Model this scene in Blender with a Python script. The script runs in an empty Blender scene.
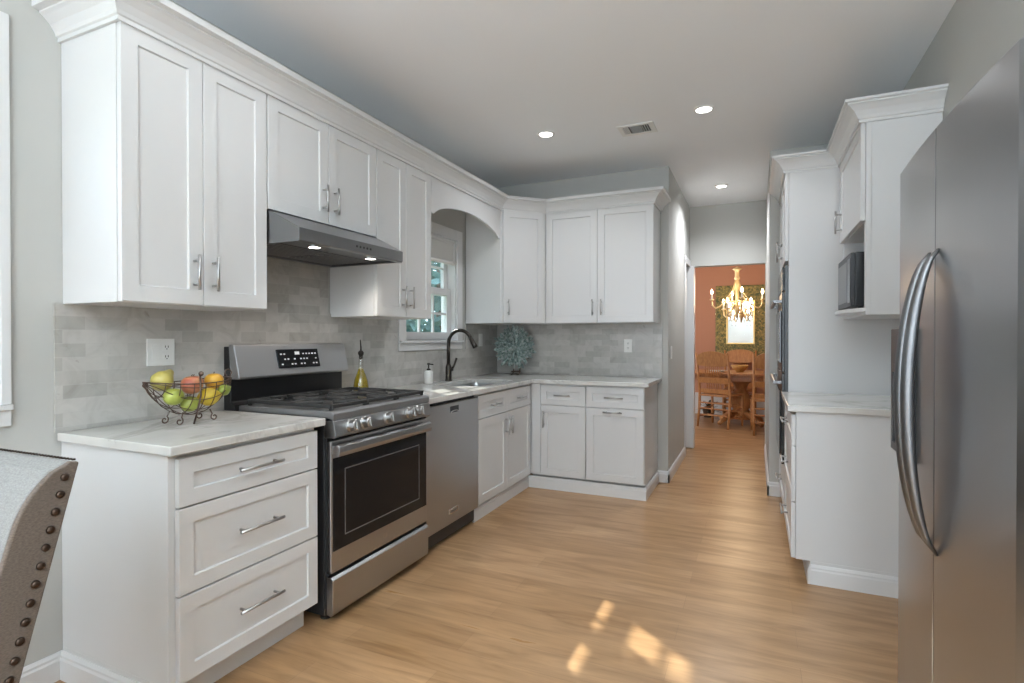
import bpy, bmesh, math, random
from mathutils import Vector, Matrix
random.seed(7)
SC = bpy.context.scene
COL = SC.collection
PI = math.pi

# ---------------------------------------------------------------- camera, world, lights
CAM_X, CAM_Z = 2.343, 1.258
cam = bpy.data.cameras.new('camera')
cam_o = bpy.data.objects.new('camera', cam); COL.objects.link(cam_o)
cam.sensor_fit = 'HORIZONTAL'; cam.sensor_width = 36.0
cam.lens = 36.0 * 541.6 / 1024.0
cam.clip_start = 0.02; cam.clip_end = 200
cam_o.location = (CAM_X, 0, CAM_Z)
cam_o.rotation_euler = (PI / 2 - 0.0072, 0, 0.4235)
SC.camera = cam_o

SC.view_settings.view_transform = 'Standard'
SC.view_settings.look = 'None'
SC.view_settings.gamma = 1.0
SC.view_settings.use_curve_mapping = False
SC.view_settings.exposure = 0.43
try:
    SC.cycles.use_denoising = True
    SC.cycles.max_bounces = 10
    SC.cycles.diffuse_bounces = 6
    SC.cycles.sample_clamp_indirect = 6.0
    SC.cycles.caustics_reflective = False
    SC.cycles.caustics_refractive = False
except Exception:
    pass

world = bpy.data.worlds.new('sky'); SC.world = world
world.use_nodes = True
bg = world.node_tree.nodes['Background']
bg.inputs[0].default_value = (0.72, 0.85, 1.0, 1)
bg.inputs[1].default_value = 3.2

def lamp(name, kind, loc, energy, color=(1, 1, 1), aim=None, **kw):
    L = bpy.data.lights.new(name, kind)
    L.energy = energy; L.color = color
    for k, v in kw.items():
        setattr(L, k, v)
    o = bpy.data.objects.new(name, L); COL.objects.link(o)
    o.location = loc
    if aim is not None:
        o.rotation_euler = Vector(aim).to_track_quat('-Z', 'Y').to_euler()
    return o

lamp('sun', 'SUN', (-4, 6, 5), 11.0, (1.0, 0.93, 0.82), aim=(1.0, -0.8, -0.875), angle=0.012)
# area lamps added for daylight at the unseen glazed doors and side window
lamp('daylight_rear', 'AREA', (0.715, -2.92, 1.25), 8, (0.83, 0.93, 1.0), aim=(0.25, 1, -0.10), shape='RECTANGLE', size=1.05, size_y=2.1)
lamp('daylight_rear', 'AREA', (2.70, -2.92, 1.25), 24, (0.83, 0.93, 1.0), aim=(-0.05, 1, 0.15), shape='RECTANGLE', size=0.64, size_y=2.1)
# fill lamp added behind the camera to brighten the ceiling; no fixture there
lamp('added_ceiling_fill', 'AREA', (2.45, -1.6, 1.75), 185, (0.78, 0.91, 1.0), aim=(0, 0, 1), shape='DISK', size=0.9)
lamp('daylight_side', 'AREA', (-0.10, -1.2, 1.5), 16, (0.83, 0.93, 1.0), aim=(1, -0.2, 0.1), shape='RECTANGLE', size=1.7, size_y=1.3)
lamp('dining_fill', 'AREA', (-0.42, 8.2, 1.5), 22, (0.96, 0.97, 1.0), aim=(1, 0, 0), shape='RECTANGLE', size=1.6, size_y=1.3)  # added fill for the dining room; its walls have no window

# ---------------------------------------------------------------- materials
def mat(name, base=(0.8, 0.8, 0.8), rough=0.5, metal=0.0, spec=0.5, **kw):
    m = bpy.data.materials.new(name); m.use_nodes = True
    b = m.node_tree.nodes['Principled BSDF']
    b.inputs['Base Color'].default_value = (*base, 1)
    b.inputs['Roughness'].default_value = rough
    b.inputs['Metallic'].default_value = metal
    b.inputs['Specular IOR Level'].default_value = spec
    for k, v in kw.items():
        b.inputs[k].default_value = v
    return m

def nodes(m):
    nt = m.node_tree
    return nt, nt.nodes, nt.links, nt.nodes['Principled BSDF']

def pos_vec(nt, order=('X', 'Y', 'Z'), scale=(1, 1, 1)):
    """world position, axes reordered and scaled"""
    N, L = nt.nodes, nt.links
    g = N.new('ShaderNodeNewGeometry'); s = N.new('ShaderNodeSeparateXYZ'); c = N.new('ShaderNodeCombineXYZ')
    L.new(g.outputs['Position'], s.inputs[0])
    for i, a in enumerate(order):
        if a: L.new(s.outputs[a], c.inputs[i])
    mp = N.new('ShaderNodeMapping'); mp.inputs['Scale'].default_value = scale
    L.new(c.outputs[0], mp.inputs[0])
    return mp.outputs[0]

def ramp(nt, src, stops):
    r = nt.nodes.new('ShaderNodeValToRGB'); nt.links.new(src, r.inputs[0])
    e = r.color_ramp.elements
    while len(e) < len(stops): e.new(0.5)
    for k, (p, c) in zip(e, stops):
        k.position = p; k.color = (*c, 1) if len(c) == 3 else c
    return r.outputs[0]

def mixc(nt, fac, a, b, blend='MIX'):
    m = nt.nodes.new('ShaderNodeMix'); m.data_type = 'RGBA'; m.blend_type = blend
    for sock, v in ((m.inputs[0], fac), (m.inputs[6], a), (m.inputs[7], b)):
        if isinstance(v, (int, float)): sock.default_value = v
        elif isinstance(v, tuple): sock.default_value = (*v, 1)
        else: nt.links.new(v, sock)
    return m.outputs[2]

def noise(nt, vec, scale, detail=3, rough=0.5, dist=0.0):
    n = nt.nodes.new('ShaderNodeTexNoise')
    n.inputs['Scale'].default_value = scale; n.inputs['Detail'].default_value = detail
    n.inputs['Roughness'].default_value = rough; n.inputs['Distortion'].default_value = dist
    if vec is not None: nt.links.new(vec, n.inputs['Vector'])
    return n.outputs[0]

def bump(nt, src, strength, dist=0.01):
    b = nt.nodes.new('ShaderNodeBump'); b.inputs['Strength'].default_value = strength
    b.inputs['Distance'].default_value = dist
    nt.links.new(src, b.inputs['Height'])
    nt.links.new(b.outputs[0], nt.nodes['Principled BSDF'].inputs['Normal'])

M = {}
M['cab'] = mat('white_cabinet_paint', (0.63, 0.63, 0.63), 0.32)
M['trim'] = mat('white_trim_paint', (0.67, 0.67, 0.67), 0.35)
M['gap'] = mat('shadow_gap', (0.25, 0.25, 0.25), 0.7)
def wallpaint(name, c):
    m = mat(name, c, 0.7, spec=0.3); nt = m.node_tree
    bump(nt, noise(nt, pos_vec(nt), 180, 2), 0.05, 0.002)
    return m
M['wall'] = wallpaint('greige_wall_paint', (0.475, 0.472, 0.45))
M['ceil'] = wallpaint('ceiling_paint', (0.885, 0.90, 0.92))
M['salmon'] = wallpaint('terracotta_wall_paint', (0.45, 0.225, 0.15))

def make_floor():
    m = mat('wood_plank_floor', (0.4, 0.25, 0.13), 0.3, spec=0.45); nt, N, L, B = nodes(m)
    v = pos_vec(nt)
    br = N.new('ShaderNodeTexBrick'); L.new(v, br.inputs['Vector'])
    br.offset = 0.37; br.inputs['Scale'].default_value = 1.0
    br.inputs['Brick Width'].default_value = 1.25; br.inputs['Row Height'].default_value = 0.145
    br.inputs['Mortar Size'].default_value = 0.0008; br.inputs['Mortar Smooth'].default_value = 0.2
    br.inputs['Color1'].default_value = (0.425, 0.258, 0.134, 1)
    br.inputs['Color2'].default_value = (0.362, 0.212, 0.103, 1)
    br.inputs['Mortar'].default_value = (0.28, 0.165, 0.085, 1)
    fine = noise(nt, pos_vec(nt, scale=(1.6, 26, 1)), 2.0, 5, 0.6, 0.5)
    c = mixc(nt, 0.55, br.outputs[0], ramp(nt, fine, [(0.32, (0.78, 0.75, 0.70)), (0.5, (1, 1, 1)), (0.70, (1.12, 1.12, 1.10))]), 'MULTIPLY')
    mid = noise(nt, pos_vec(nt, scale=(1.1, 7.5, 1)), 1.7, 4, 0.55, 0.9)
    c = mixc(nt, 0.9, c, ramp(nt, mid, [(0.33, (0.74, 0.69, 0.62)), (0.5, (0.98, 0.97, 0.96)), (0.66, (1.14, 1.15, 1.15))]), 'MULTIPLY')
    big = noise(nt, pos_vec(nt, scale=(0.7, 1.6, 1)), 1.3, 2)
    c = mixc(nt, 0.8, c, ramp(nt, big, [(0.35, (0.92, 0.88, 0.82)), (0.65, (1.06, 1.07, 1.10))]), 'MULTIPLY')
    L.new(c, B.inputs['Base Color'])
    L.new(ramp(nt, mid, [(0.2, (0.36,) * 3), (0.8, (0.26,) * 3)]), B.inputs['Roughness'])
    bump(nt, fine, 0.03, 0.003)
    return m
M['floor'] = make_floor()

def make_quartz():
    m = mat('white_quartz', (0.8, 0.79, 0.77), 0.14, spec=0.5); nt, N, L, B = nodes(m)
    v = pos_vec(nt)
    n1 = noise(nt, v, 1.15, 7, 0.6, 1.4)
    vein = ramp(nt, n1, [(0.475, (0, 0, 0)), (0.497, (1, 1, 1)), (0.52, (0, 0, 0))])
    cl = ramp(nt, noise(nt, v, 5, 4), [(0.35, (0.63, 0.62, 0.595)), (0.7, (0.56, 0.545, 0.515))])
    mk = noise(nt, v, 1.7, 2)
    f = N.new('ShaderNodeMath'); f.operation = 'MULTIPLY'
    L.new(vein, f.inputs[0]); L.new(mk, f.inputs[1])
    L.new(mixc(nt, f.outputs[0], cl, (0.36, 0.34, 0.32)), B.inputs['Base Color'])
    return m
M['quartz'] = make_quartz()

def make_tile(name, order):
    m = mat(name, (0.55, 0.53, 0.5), 0.28); nt, N, L, B = nodes(m)
    v = pos_vec(nt, order)
    br = N.new('ShaderNodeTexBrick'); L.new(v, br.inputs['Vector'])
    br.offset = 0.5; br.inputs['Scale'].default_value = 1.0
    br.inputs['Brick Width'].default_value = 0.152; br.inputs['Row Height'].default_value = 0.0515
    br.inputs['Mortar Size'].default_value = 0.0012; br.inputs['Mortar Smooth'].default_value = 0.3
    br.inputs['Bias'].default_value = -0.1
    br.inputs['Color1'].default_value = (0.50, 0.485, 0.46, 1)
    br.inputs['Color2'].default_value = (0.365, 0.35, 0.325, 1)
    br.inputs['Mortar'].default_value = (0.47, 0.455, 0.435, 1)
    n1 = noise(nt, v, 9, 6, 0.6, 1.2)
    c = mixc(nt, 0.75, br.outputs[0], ramp(nt, n1, [(0.30, (0.80, 0.79, 0.77)), (0.5, (1, 1, 1)), (0.7, (1.12, 1.11, 1.10))]), 'MULTIPLY')
    spots = ramp(nt, noise(nt, v, 13, 3, 0.5, 0.8), [(0.70, (0, 0, 0)), (0.78, (1, 1, 1))])
    c = mixc(nt, spots, c, (0.33, 0.30, 0.27))
    L.new(c, B.inputs['Base Color'])
    bump(nt, br.outputs['Fac'], -0.15, 0.002)
    return m
M['tile_l'] = make_tile('marble_tile_side', ('Y', 'Z', None))
M['tile_b'] = make_tile('marble_tile_back', ('X', 'Z', None))

def make_steel(name, base, rough, scale, wave=0.0):
    """satin steel: faint fine grain in the roughness, optional slow ripple of a thin sheet"""
    m = mat(name, base, rough, 1.0); nt, N, L, B = nodes(m)
    n = noise(nt, pos_vec(nt, scale=scale), 1.0, 2)
    L.new(ramp(nt, n, [(0.3, (rough - 0.004,) * 3), (0.7, (rough + 0.005,) * 3)]), B.inputs['Roughness'])
    if wave:
        bump(nt, noise(nt, pos_vec(nt, scale=(1.5, 2.5, 3.0)), 1.0, 1), wave, 0.05)
    return m
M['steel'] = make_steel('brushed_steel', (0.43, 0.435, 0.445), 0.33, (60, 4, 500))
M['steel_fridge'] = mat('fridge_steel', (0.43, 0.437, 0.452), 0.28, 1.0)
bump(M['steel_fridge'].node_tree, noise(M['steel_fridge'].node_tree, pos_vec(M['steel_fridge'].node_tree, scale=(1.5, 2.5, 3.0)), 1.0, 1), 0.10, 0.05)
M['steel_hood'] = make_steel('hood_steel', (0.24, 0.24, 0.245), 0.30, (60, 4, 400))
M['steel_handle'] = mat('satin_handle_steel', (0.20, 0.20, 0.205), 0.36, 1.0)
M['nickel'] = mat('brushed_nickel', (0.46, 0.455, 0.45), 0.30, 1.0)
M['chrome'] = mat('polished_steel', (0.62, 0.62, 0.62), 0.16, 1.0)
M['darksteel'] = mat('dark_side_steel', (0.05, 0.05, 0.052), 0.4, 0.6)
M['black'] = mat('black_enamel', (0.012, 0.012, 0.013), 0.28)
M['cookgrey'] = mat('grey_enamel', (0.22, 0.22, 0.225), 0.32, 0.6)
M['iron'] = mat('cast_iron', (0.022, 0.022, 0.022), 0.55)
M['blackglass'] = mat('black_glass', (0.008, 0.009, 0.011), 0.08, spec=0.28)
M['plastic'] = mat('white_plastic', (0.80, 0.80, 0.78), 0.35)
M['slot'] = mat('dark_slot', (0.02, 0.02, 0.02), 0.6)
M['bronze'] = mat('dark_bronze', (0.045, 0.038, 0.032), 0.34, 0.75)
M['ceramic'] = mat('white_ceramic', (0.80, 0.79, 0.77), 0.2)
M['wire'] = mat('brown_iron_wire', (0.10, 0.065, 0.05), 0.45, 0.6)
M['icon'] = mat('panel_icons', (0.7, 0.72, 0.75), 0.5)
M['blindcloth'] = mat('shade_fabric', (0.74, 0.73, 0.71), 0.8)

def emis(name, c, s):
    m = mat(name, c, 0.5); b = m.node_tree.nodes['Principled BSDF']
    b.inputs['Emission Color'].default_value = (*c, 1); b.inputs['Emission Strength'].default_value = s
    return m
M['led'] = emis('downlight_lens', (1.0, 0.97, 0.93), 9)
M['hoodled'] = emis('hood_lamp_lens', (1.0, 0.93, 0.85), 9)
M['bulb'] = emis('flame_bulb', (1.0, 0.74, 0.42), 11)

def make_glass(name, tint, gloss=0.08):
    m = bpy.data.materials.new(name); m.use_nodes = True; nt = m.node_tree; nt.nodes.clear()
    o = nt.nodes.new('ShaderNodeOutputMaterial'); t = nt.nodes.new('ShaderNodeBsdfTransparent')
    g = nt.nodes.new('ShaderNodeBsdfGlossy'); x = nt.nodes.new('ShaderNodeMixShader')
    t.inputs[0].default_value = (*tint, 1); g.inputs['Roughness'].default_value = 0.02
    x.inputs[0].default_value = gloss
    nt.links.new(t.outputs[0], x.inputs[1]); nt.links.new(g.outputs[0], x.inputs[2]); nt.links.new(x.outputs[0], o.inputs[0])
    return m
M['glass'] = make_glass('window_glass', (0.93, 0.97, 0.97))
M['bottleglass'] = make_glass('clear_bottle_glass', (0.93, 0.95, 0.92), 0.12)
M['oil'] = mat('olive_oil', (0.50, 0.36, 0.02), 0.12, **{'Transmission Weight': 0.35, 'IOR': 1.35})
M['teal'] = mat('sea_glass', (0.50, 0.63, 0.60), 0.14, **{'Transmission Weight': 0.55, 'IOR': 1.3})
def make_teal():
    m = M['teal']; nt, N, L, B = nodes(m)
    n = noise(nt, pos_vec(nt), 42, 3, 0.6)
    L.new(ramp(nt, n, [(0.36, (0.22, 0.33, 0.31)), (0.5, (0.52, 0.66, 0.63)), (0.64, (0.86, 0.93, 0.91))]), B.inputs['Base Color'])
make_teal()
M['standwood'] = mat('dark_stand_wood', (0.05, 0.028, 0.015), 0.5)

def make_linen():
    m = mat('grey_linen', (0.42, 0.405, 0.385), 0.85, spec=0.2); nt, N, L, B = nodes(m)
    n = noise(nt, pos_vec(nt, scale=(90, 90, 240)), 2, 2)
    L.new(ramp(nt, n, [(0.3, (0.185, 0.18, 0.172)), (0.7, (0.25, 0.243, 0.232))]), B.inputs['Base Color'])
    bump(nt, n, 0.2, 0.001); return m
def make_linen2():
    m = mat('taupe_linen', (0.24, 0.19, 0.155), 0.85, spec=0.2); nt, N, L, B = nodes(m)
    n = noise(nt, pos_vec(nt, scale=(90, 90, 240)), 2, 2)
    L.new(ramp(nt, n, [(0.3, (0.100, 0.078, 0.064)), (0.7, (0.150, 0.120, 0.099))]), B.inputs['Base Color'])
    bump(nt, n, 0.2, 0.001); return m
M['linen'] = make_linen(); M['linen_side'] = make_linen2()
M['nail'] = mat('antique_bronze_nail', (0.055, 0.035, 0.025), 0.35, 0.8)

def make_oak(name, a, b):
    m = mat(name, a, 0.38); nt, N, L, B = nodes(m)
    n = noise(nt, pos_vec(nt, scale=(14, 14, 3)), 3, 4, 0.6, 0.8)
    L.new(ramp(nt, n, [(0.3, b), (0.7, a)]), B.inputs['Base Color']); return m
M['oak'] = make_oak('golden_oak', (0.52, 0.24, 0.085), (0.34, 0.14, 0.045))
M['oakdark'] = make_oak('dark_oak', (0.30, 0.12, 0.045), (0.18, 0.07, 0.025))
M['gold'] = mat('antique_gold', (0.72, 0.50, 0.20), 0.3, 0.9)
M['creamgold'] = mat('cream_gold_arm', (0.78, 0.62, 0.36), 0.35, 0.3)
M['mirror'] = mat('mirror_glass', (0.85, 0.85, 0.85), 0.02, 1.0)
def make_mframe():
    m = mat('green_gold_frame', (0.2, 0.2, 0.1), 0.5, 0.2); nt, N, L, B = nodes(m)
    n = noise(nt, pos_vec(nt), 28, 4, 0.7, 1.0)
    L.new(ramp(nt, n, [(0.38, (0.055, 0.085, 0.04)), (0.5, (0.20, 0.17, 0.06)), (0.62, (0.42, 0.31, 0.10))]), B.inputs['Base Color'])
    bump(nt, n, 0.8, 0.01); return m
M['mframe'] = make_mframe()
def leafmat(name, a, b):
    m = mat(name, a, 0.6); nt, N, L, B = nodes(m)
    n = noise(nt, pos_vec(nt), 9, 3)
    L.new(ramp(nt, n, [(0.35, b), (0.65, a)]), B.inputs['Base Color']); return m
M['leaf'] = leafmat('hedge_leaf', (0.20, 0.32, 0.30), (0.10, 0.19, 0.19))
M['leafdark'] = leafmat('dark_leaf', (0.045, 0.035, 0.02), (0.02, 0.03, 0.012))
M['bark'] = mat('bark', (0.12, 0.08, 0.05), 0.9)
M['grass'] = leafmat('lawn', (0.16, 0.24, 0.10), (0.10, 0.17, 0.07))
def fruitmat(name, a, b, sc=18):
    m = mat(name, a, 0.35); nt, N, L, B = nodes(m)
    tc = N.new('ShaderNodeTexCoord')
    n = noise(nt, tc.outputs['Object'], sc, 3)
    L.new(ramp(nt, n, [(0.38, b), (0.62, a)]), B.inputs['Base Color']); return m
M['pear'] = fruitmat('pear_skin', (0.46, 0.38, 0.10), (0.36, 0.31, 0.07))
M['gapple'] = fruitmat('green_apple_skin', (0.33, 0.36, 0.07), (0.24, 0.28, 0.04))
M['peach'] = fruitmat('red_peach_skin', (0.38, 0.10, 0.06), (0.46, 0.21, 0.09))
M['lemon'] = fruitmat('lemon_skin', (0.62, 0.44, 0.04), (0.54, 0.37, 0.03), 40)
M['orange'] = fruitmat('orange_skin', (0.62, 0.34, 0.04), (0.55, 0.28, 0.03), 40)
M['lime'] = fruitmat('lime_skin', (0.24, 0.28, 0.04), (0.17, 0.22, 0.03), 30)
M['basket'] = make_oak('honey_bowl', (0.62, 0.36, 0.10), (0.46, 0.24, 0.07))
M['rug'] = mat('dark_mat', (0.06, 0.05, 0.045), 0.9)

# ---------------------------------------------------------------- mesh builder
class MB:
    def __init__(s): s.bm = bmesh.new()
    def quad(s, pts):
        return s.bm.faces.new([s.bm.verts.new(p) for p in pts])
    def box(s, a, b):
        (x0, y0, z0), (x1, y1, z1) = a, b
        return s.hexa([(x0, y0, z0), (x1, y0, z0), (x1, y1, z0), (x0, y1, z0), (x0, y0, z1), (x1, y0, z1), (x1, y1, z1), (x0, y1, z1)])
    def hexa(s, p):
        v = [s.bm.verts.new(q) for q in p]
        for f in ((0, 3, 2, 1), (4, 5, 6, 7), (0, 1, 5, 4), (1, 2, 6, 5), (2, 3, 7, 6), (3, 0, 4, 7)):
            s.bm.faces.new([v[i] for i in f])
        return s
    def obox(s, c, U, V, W, hu, hv, hw):
        c, U, V, W = map(Vector, (c, U, V, W))
        return s.hexa([c + U * a * hu + V * b * hv + W * d * hw for d in (-1, 1) for a, b in ((-1, -1), (1, -1), (1, 1), (-1, 1))])
    def prism(s, pts, off):
        """closed outline pts (3-D) pushed along off"""
        off = Vector(off); n = len(pts)
        a = [s.bm.verts.new(p) for p in pts]; b = [s.bm.verts.new(Vector(p) + off) for p in pts]
        s.bm.faces.new(a[::-1]); s.bm.faces.new(b)
        for i in range(n):
            s.bm.faces.new([a[i], a[(i + 1) % n], b[(i + 1) % n], b[i]])
        return s
    def ring(s, rings, close=False, cap=True):
        R = [[s.bm.verts.new(p) for p in r] for r in rings]
        n = len(R[0]); m = len(R)
        for i in range(m if close else m - 1):
            A, B = R[i], R[(i + 1) % m]
            for j in range(n):
                s.bm.faces.new([A[j], A[(j + 1) % n], B[(j + 1) % n], B[j]])
        if cap and not close:
            s.bm.faces.new(R[0][::-1]); s.bm.faces.new(R[-1])
        return s
    def tube(s, pts, r, n=8, close=False, cap=True):
        P = [Vector(p) for p in pts]; m = len(P); rs = r if isinstance(r, (list, tuple)) else [r] * m
        rings = []; ref = None
        for i in range(m):
            if close: t = P[(i + 1) % m] - P[i - 1]
            else: t = P[min(i + 1, m - 1)] - P[max(i - 1, 0)]
            t = t.normalized() if t.length > 1e-9 else Vector((0, 0, 1))
            if ref is None:
                ref = t.orthogonal().normalized()
            ref = (ref - t * ref.dot(t))
            ref = ref.normalized() if ref.length > 1e-6 else t.orthogonal().normalized()
            q = t.cross(ref)
            rings.append([P[i] + (ref * math.cos(2 * PI * k / n) + q * math.sin(2 * PI * k / n)) * rs[i] for k in range(n)])
        return s.ring(rings, close, cap)
    def cyl(s, a, b, r, n=16):
        return s.tube([a, b], r, n)
    def lathe(s, c, prof, n=20, axis=(0, 0, 1)):
        c = Vector(c); A = Vector(axis).normalized(); u = A.orthogonal().normalized(); w = A.cross(u)
        return s.ring([[c + A * h + (u * math.cos(2 * PI * k / n) + w * math.sin(2 * PI * k / n)) * max(r, 1e-4) for k in range(n)] for r, h in prof])
    def ball(s, c, rx, ry=None, rz=None, nu=14, nv=9):
        ry = ry or rx; rz = rz or rx; c = Vector(c)
        R = []
        for i in range(nv + 1):
            t = -PI / 2 + PI * i / nv; q = max(math.cos(t), 0.02)
            R.append([c + Vector((rx * q * math.cos(2 * PI * k / nu), ry * q * math.sin(2 * PI * k / nu), rz * math.sin(t))) for k in range(nu)])
        return s.ring(R)
    def plate(s, outer, holes, fn, t0, t1):
        """2-D outline with holes, mapped by fn(u, v, t); solid between t0 and t1"""
        for t in (t0, t1):
            loops = []
            for lp in [outer] + holes:
                vs = [s.bm.verts.new(fn(u, v, t)) for u, v in lp]
                loops += [s.bm.edges.new((vs[i], vs[(i + 1) % len(vs)])) for i in range(len(vs))]
            bmesh.ops.triangle_fill(s.bm, use_beauty=True, use_dissolve=False, edges=loops)
        for lp in [outer] + holes:
            for i in range(len(lp)):
                a, b = lp[i], lp[(i + 1) % len(lp)]
                s.quad([fn(*a, t0), fn(*b, t0), fn(*b, t1), fn(*a, t1)])
        bmesh.ops.remove_doubles(s.bm, verts=s.bm.verts, dist=1e-5)
        return s

def wloc(o):
    p = Vector((0, 0, 0))
    while o is not None:
        p = p + o.location; o = o.parent
    return p

def obj(name, mb, material, parent=None, bevel=0.0, smooth=False, kind=None, seg=2):
    bm = mb.bm
    bmesh.ops.recalc_face_normals(bm, faces=bm.faces)
    me = bpy.data.meshes.new(name)
    lo = Vector([min(v.co[i] for v in bm.verts) for i in range(3)]); hi = Vector([max(v.co[i] for v in bm.verts) for i in range(3)])
    c = (lo + hi) / 2
    if parent is None: c.z = lo.z
    for v in bm.verts: v.co -= c
    bm.to_mesh(me); bm.free()
    o = bpy.data.objects.new(name, me); COL.objects.link(o)
    me.materials.append(M[material] if isinstance(material, str) else material)
    if smooth:
        for p in me.polygons: p.use_smooth = True
    if parent is not None:
        o.parent = parent; o.location = c - wloc(parent)
    else:
        o.location = c
    if bevel:
        b = o.modifiers.new('bevel', 'BEVEL'); b.width = bevel; b.segments = seg; b.limit_method = 'ANGLE'; b.angle_limit = math.radians(40)
        b.harden_normals = False
    if kind: o['kind'] = kind
    return o

def thing(name, label, cat, loc=(0, 0, 0), group=None):
    o = bpy.data.objects.new(name, None); COL.objects.link(o)
    o.empty_display_size = 0.05
    o.location = loc; o['label'] = label; o['category'] = cat
    if group: o['group'] = group
    return o
def tag(o, label, cat, group=None):
    o['label'] = label; o['category'] = cat
    if group: o['group'] = group
    return o
def copy_tree(o, parent=None):
    c = o.copy(); COL.objects.link(c)
    if parent is not None: c.parent = parent
    for ch in list(o.children): copy_tree(ch, c)
    return c
def struct(name, mb, m, bevel=0.0):
    return obj(name, mb, m, None, bevel, kind='structure')

# frames: U along the width, N out of the front; z up
FX = dict(U=Vector((0, 1, 0)), N=Vector((1, 0, 0)))      # fronts that face +x
FY = dict(U=Vector((1, 0, 0)), N=Vector((0, -1, 0)))     # fronts that face -y
FM = dict(U=Vector((0, 1, 0)), N=Vector((-1, 0, 0)))     # fronts that face -x
r2 = math.sqrt(0.5)
FD = dict(U=Vector((r2, r2, 0)), N=Vector((r2, -r2, 0)))
Z = Vector((0, 0, 1))

def shaker(name, parent, O, F, w, h, t=0.02, st=0.058, rc=0.008, m='cab'):
    """door or drawer front: raised frame round a recessed flat panel"""
    O = Vector(O); U, N = F['U'], F['N']
    P = lambda u, v, d: O + U * u + Z * v + N * d
    def rect(i, d): return [P(i, i, d), P(w - i, i, d), P(w - i, h - i, d), P(i, h - i, d)]
    b = MB()
    b.ring([rect(0, 0), rect(0, t - 0.0015), rect(0.0015, t), rect(st, t), rect(st + 0.003, t - rc)])
    return obj(name, b, m, parent)

def pull(parent, c, d, N, L, r=0.0058, off=0.032, name='handle'):
    c, d, N = Vector(c), Vector(d).normalized(), Vector(N)
    b = MB()
    b.cyl(c - d * L / 2 + N * off, c + d * L / 2 + N * off, r, 10)
    for s in (-1, 1):
        q = c + d * s * (L / 2 - 0.022)
        b.cyl(q, q + N * off, r * 0.85, 8)
    return obj(name, b, 'nickel', parent, smooth=True)

def arc(c, r, a0, a1, n, fn):
    return [fn(c[0] + r * math.cos(a0 + (a1 - a0) * i / n), c[1] + r * math.sin(a0 + (a1 - a0) * i / n)) for i in range(n + 1)]

# ---------------------------------------------------------------- dimensions
CZ = 0.910; CT = 0.032          # counter top height, thickness
ZU, ZT, ZC = 1.382, 2.352, 2.739  # upper cabinet bottom, top, ceiling
YB = 4.83                        # back wall
XR = 3.14                        # right wall
XH = 1.65                        # hall left wall
YD = 6.46                        # wall with the dining-room doorway
YN = 1.138                       # near end of the left run
DU = 0.352                       # upper cabinet depth with doors

# ---------------------------------------------------------------- room shell
b = MB(); b.box((-0.6, -3.2, -0.05), (4.3, 9.7, 0.0)); struct('floor', b, 'floor')
b = MB(); b.box((-0.12, -3.1, ZC), (3.8, 6.6, ZC + 0.08)); struct('ceiling', b, 'ceil')

rectl = lambda a, b_, c, d: [(a, c), (b_, c), (b_, d), (a, d)]
W1 = (3.285, 4.03, 1.235, 2.085)      # sink window opening y0 y1 z0 z1
W2 = (0.02, 0.957, 1.03, 2.33)         # window nearer the camera
b = MB()
b.plate(rectl(-3.1, YB + 0.12, 0, ZC), [rectl(*W1), rectl(*W2), rectl(-2.1, -0.35, 0.9, 2.2)], lambda u, v, t: (t, u, v), -0.14, 0.0)
struct('wall_left', b, 'wall')
b = MB(); b.box((0, YB, 0), (XH, YB + 0.12, ZC)); struct('wall_back', b, 'wall')
b = MB()
b.plate([(YB + 0.12, 0), (6.03, 0), (6.03, 2.06), (YD, 2.06), (YD, ZC), (YB + 0.12, ZC)], [], lambda u, v, t: (t, u, v), XH - 0.12, XH)
struct('wall_hall_left', b, 'wall')
b = MB(); b.box((0.6, 5.9, 0), (XH - 0.12, 5.99, ZC)); b.box((0.5, 5.9, 0), (0.6, YD, ZC)); struct('wall_hall_side', b, 'wall')
b = MB()
b.prism([(2.44, 4.775, 0), (XR, 4.775, 0), (XR, 4.9, 0), (2.56, 4.9, 0), (2.56, YD, 0), (2.44, YD, 0)], (0, 0, ZC))
struct('wall_hall_right', b, 'wall')
b = MB()
b.plate([(0.5, 0), (1.685, 0), (1.685, 2.065), (2.432, 2.065), (2.432, 0), (4.2, 0), (4.2, ZC), (0.5, ZC)], [], lambda u, v, t: (u, t, v), YD, YD + 0.12)
struct('wall_hall_end', b, 'wall')
AY0, AY1, AZ = 1.10, 2.19, 1.86       # refrigerator alcove in the right wall
b = MB()
b.plate([(-3.1, 0), (AY0, 0), (AY0, AZ), (AY1, AZ), (AY1, 0), (4.775, 0), (4.775, ZC), (-3.1, ZC)], [], lambda u, v, t: (t, u, v), XR, XR + 0.1)
b.box((3.70, AY0 - 0.05, 0), (3.76, AY1 + 0.05, AZ + 0.05))
b.box((XR + 0.1, AY0 - 0.05, 0), (3.70, AY0, AZ + 0.05)); b.box((XR + 0.1, AY1, 0), (3.70, AY1 + 0.05, AZ + 0.05))
b.box((XR + 0.1, AY0, AZ), (3.70, AY1, AZ + 0.05))
struct('wall_right', b, 'wall')
b = MB()
b.plate(rectl(0, XR, 0, ZC), [rectl(0.15, 1.28, 0.02, 2.2), rectl(2.36, 3.04, 0.02, 2.2)], lambda u, v, t: (u, t, v), -3.1, -2.98)
struct('wall_rear', b, 'wall')
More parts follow.
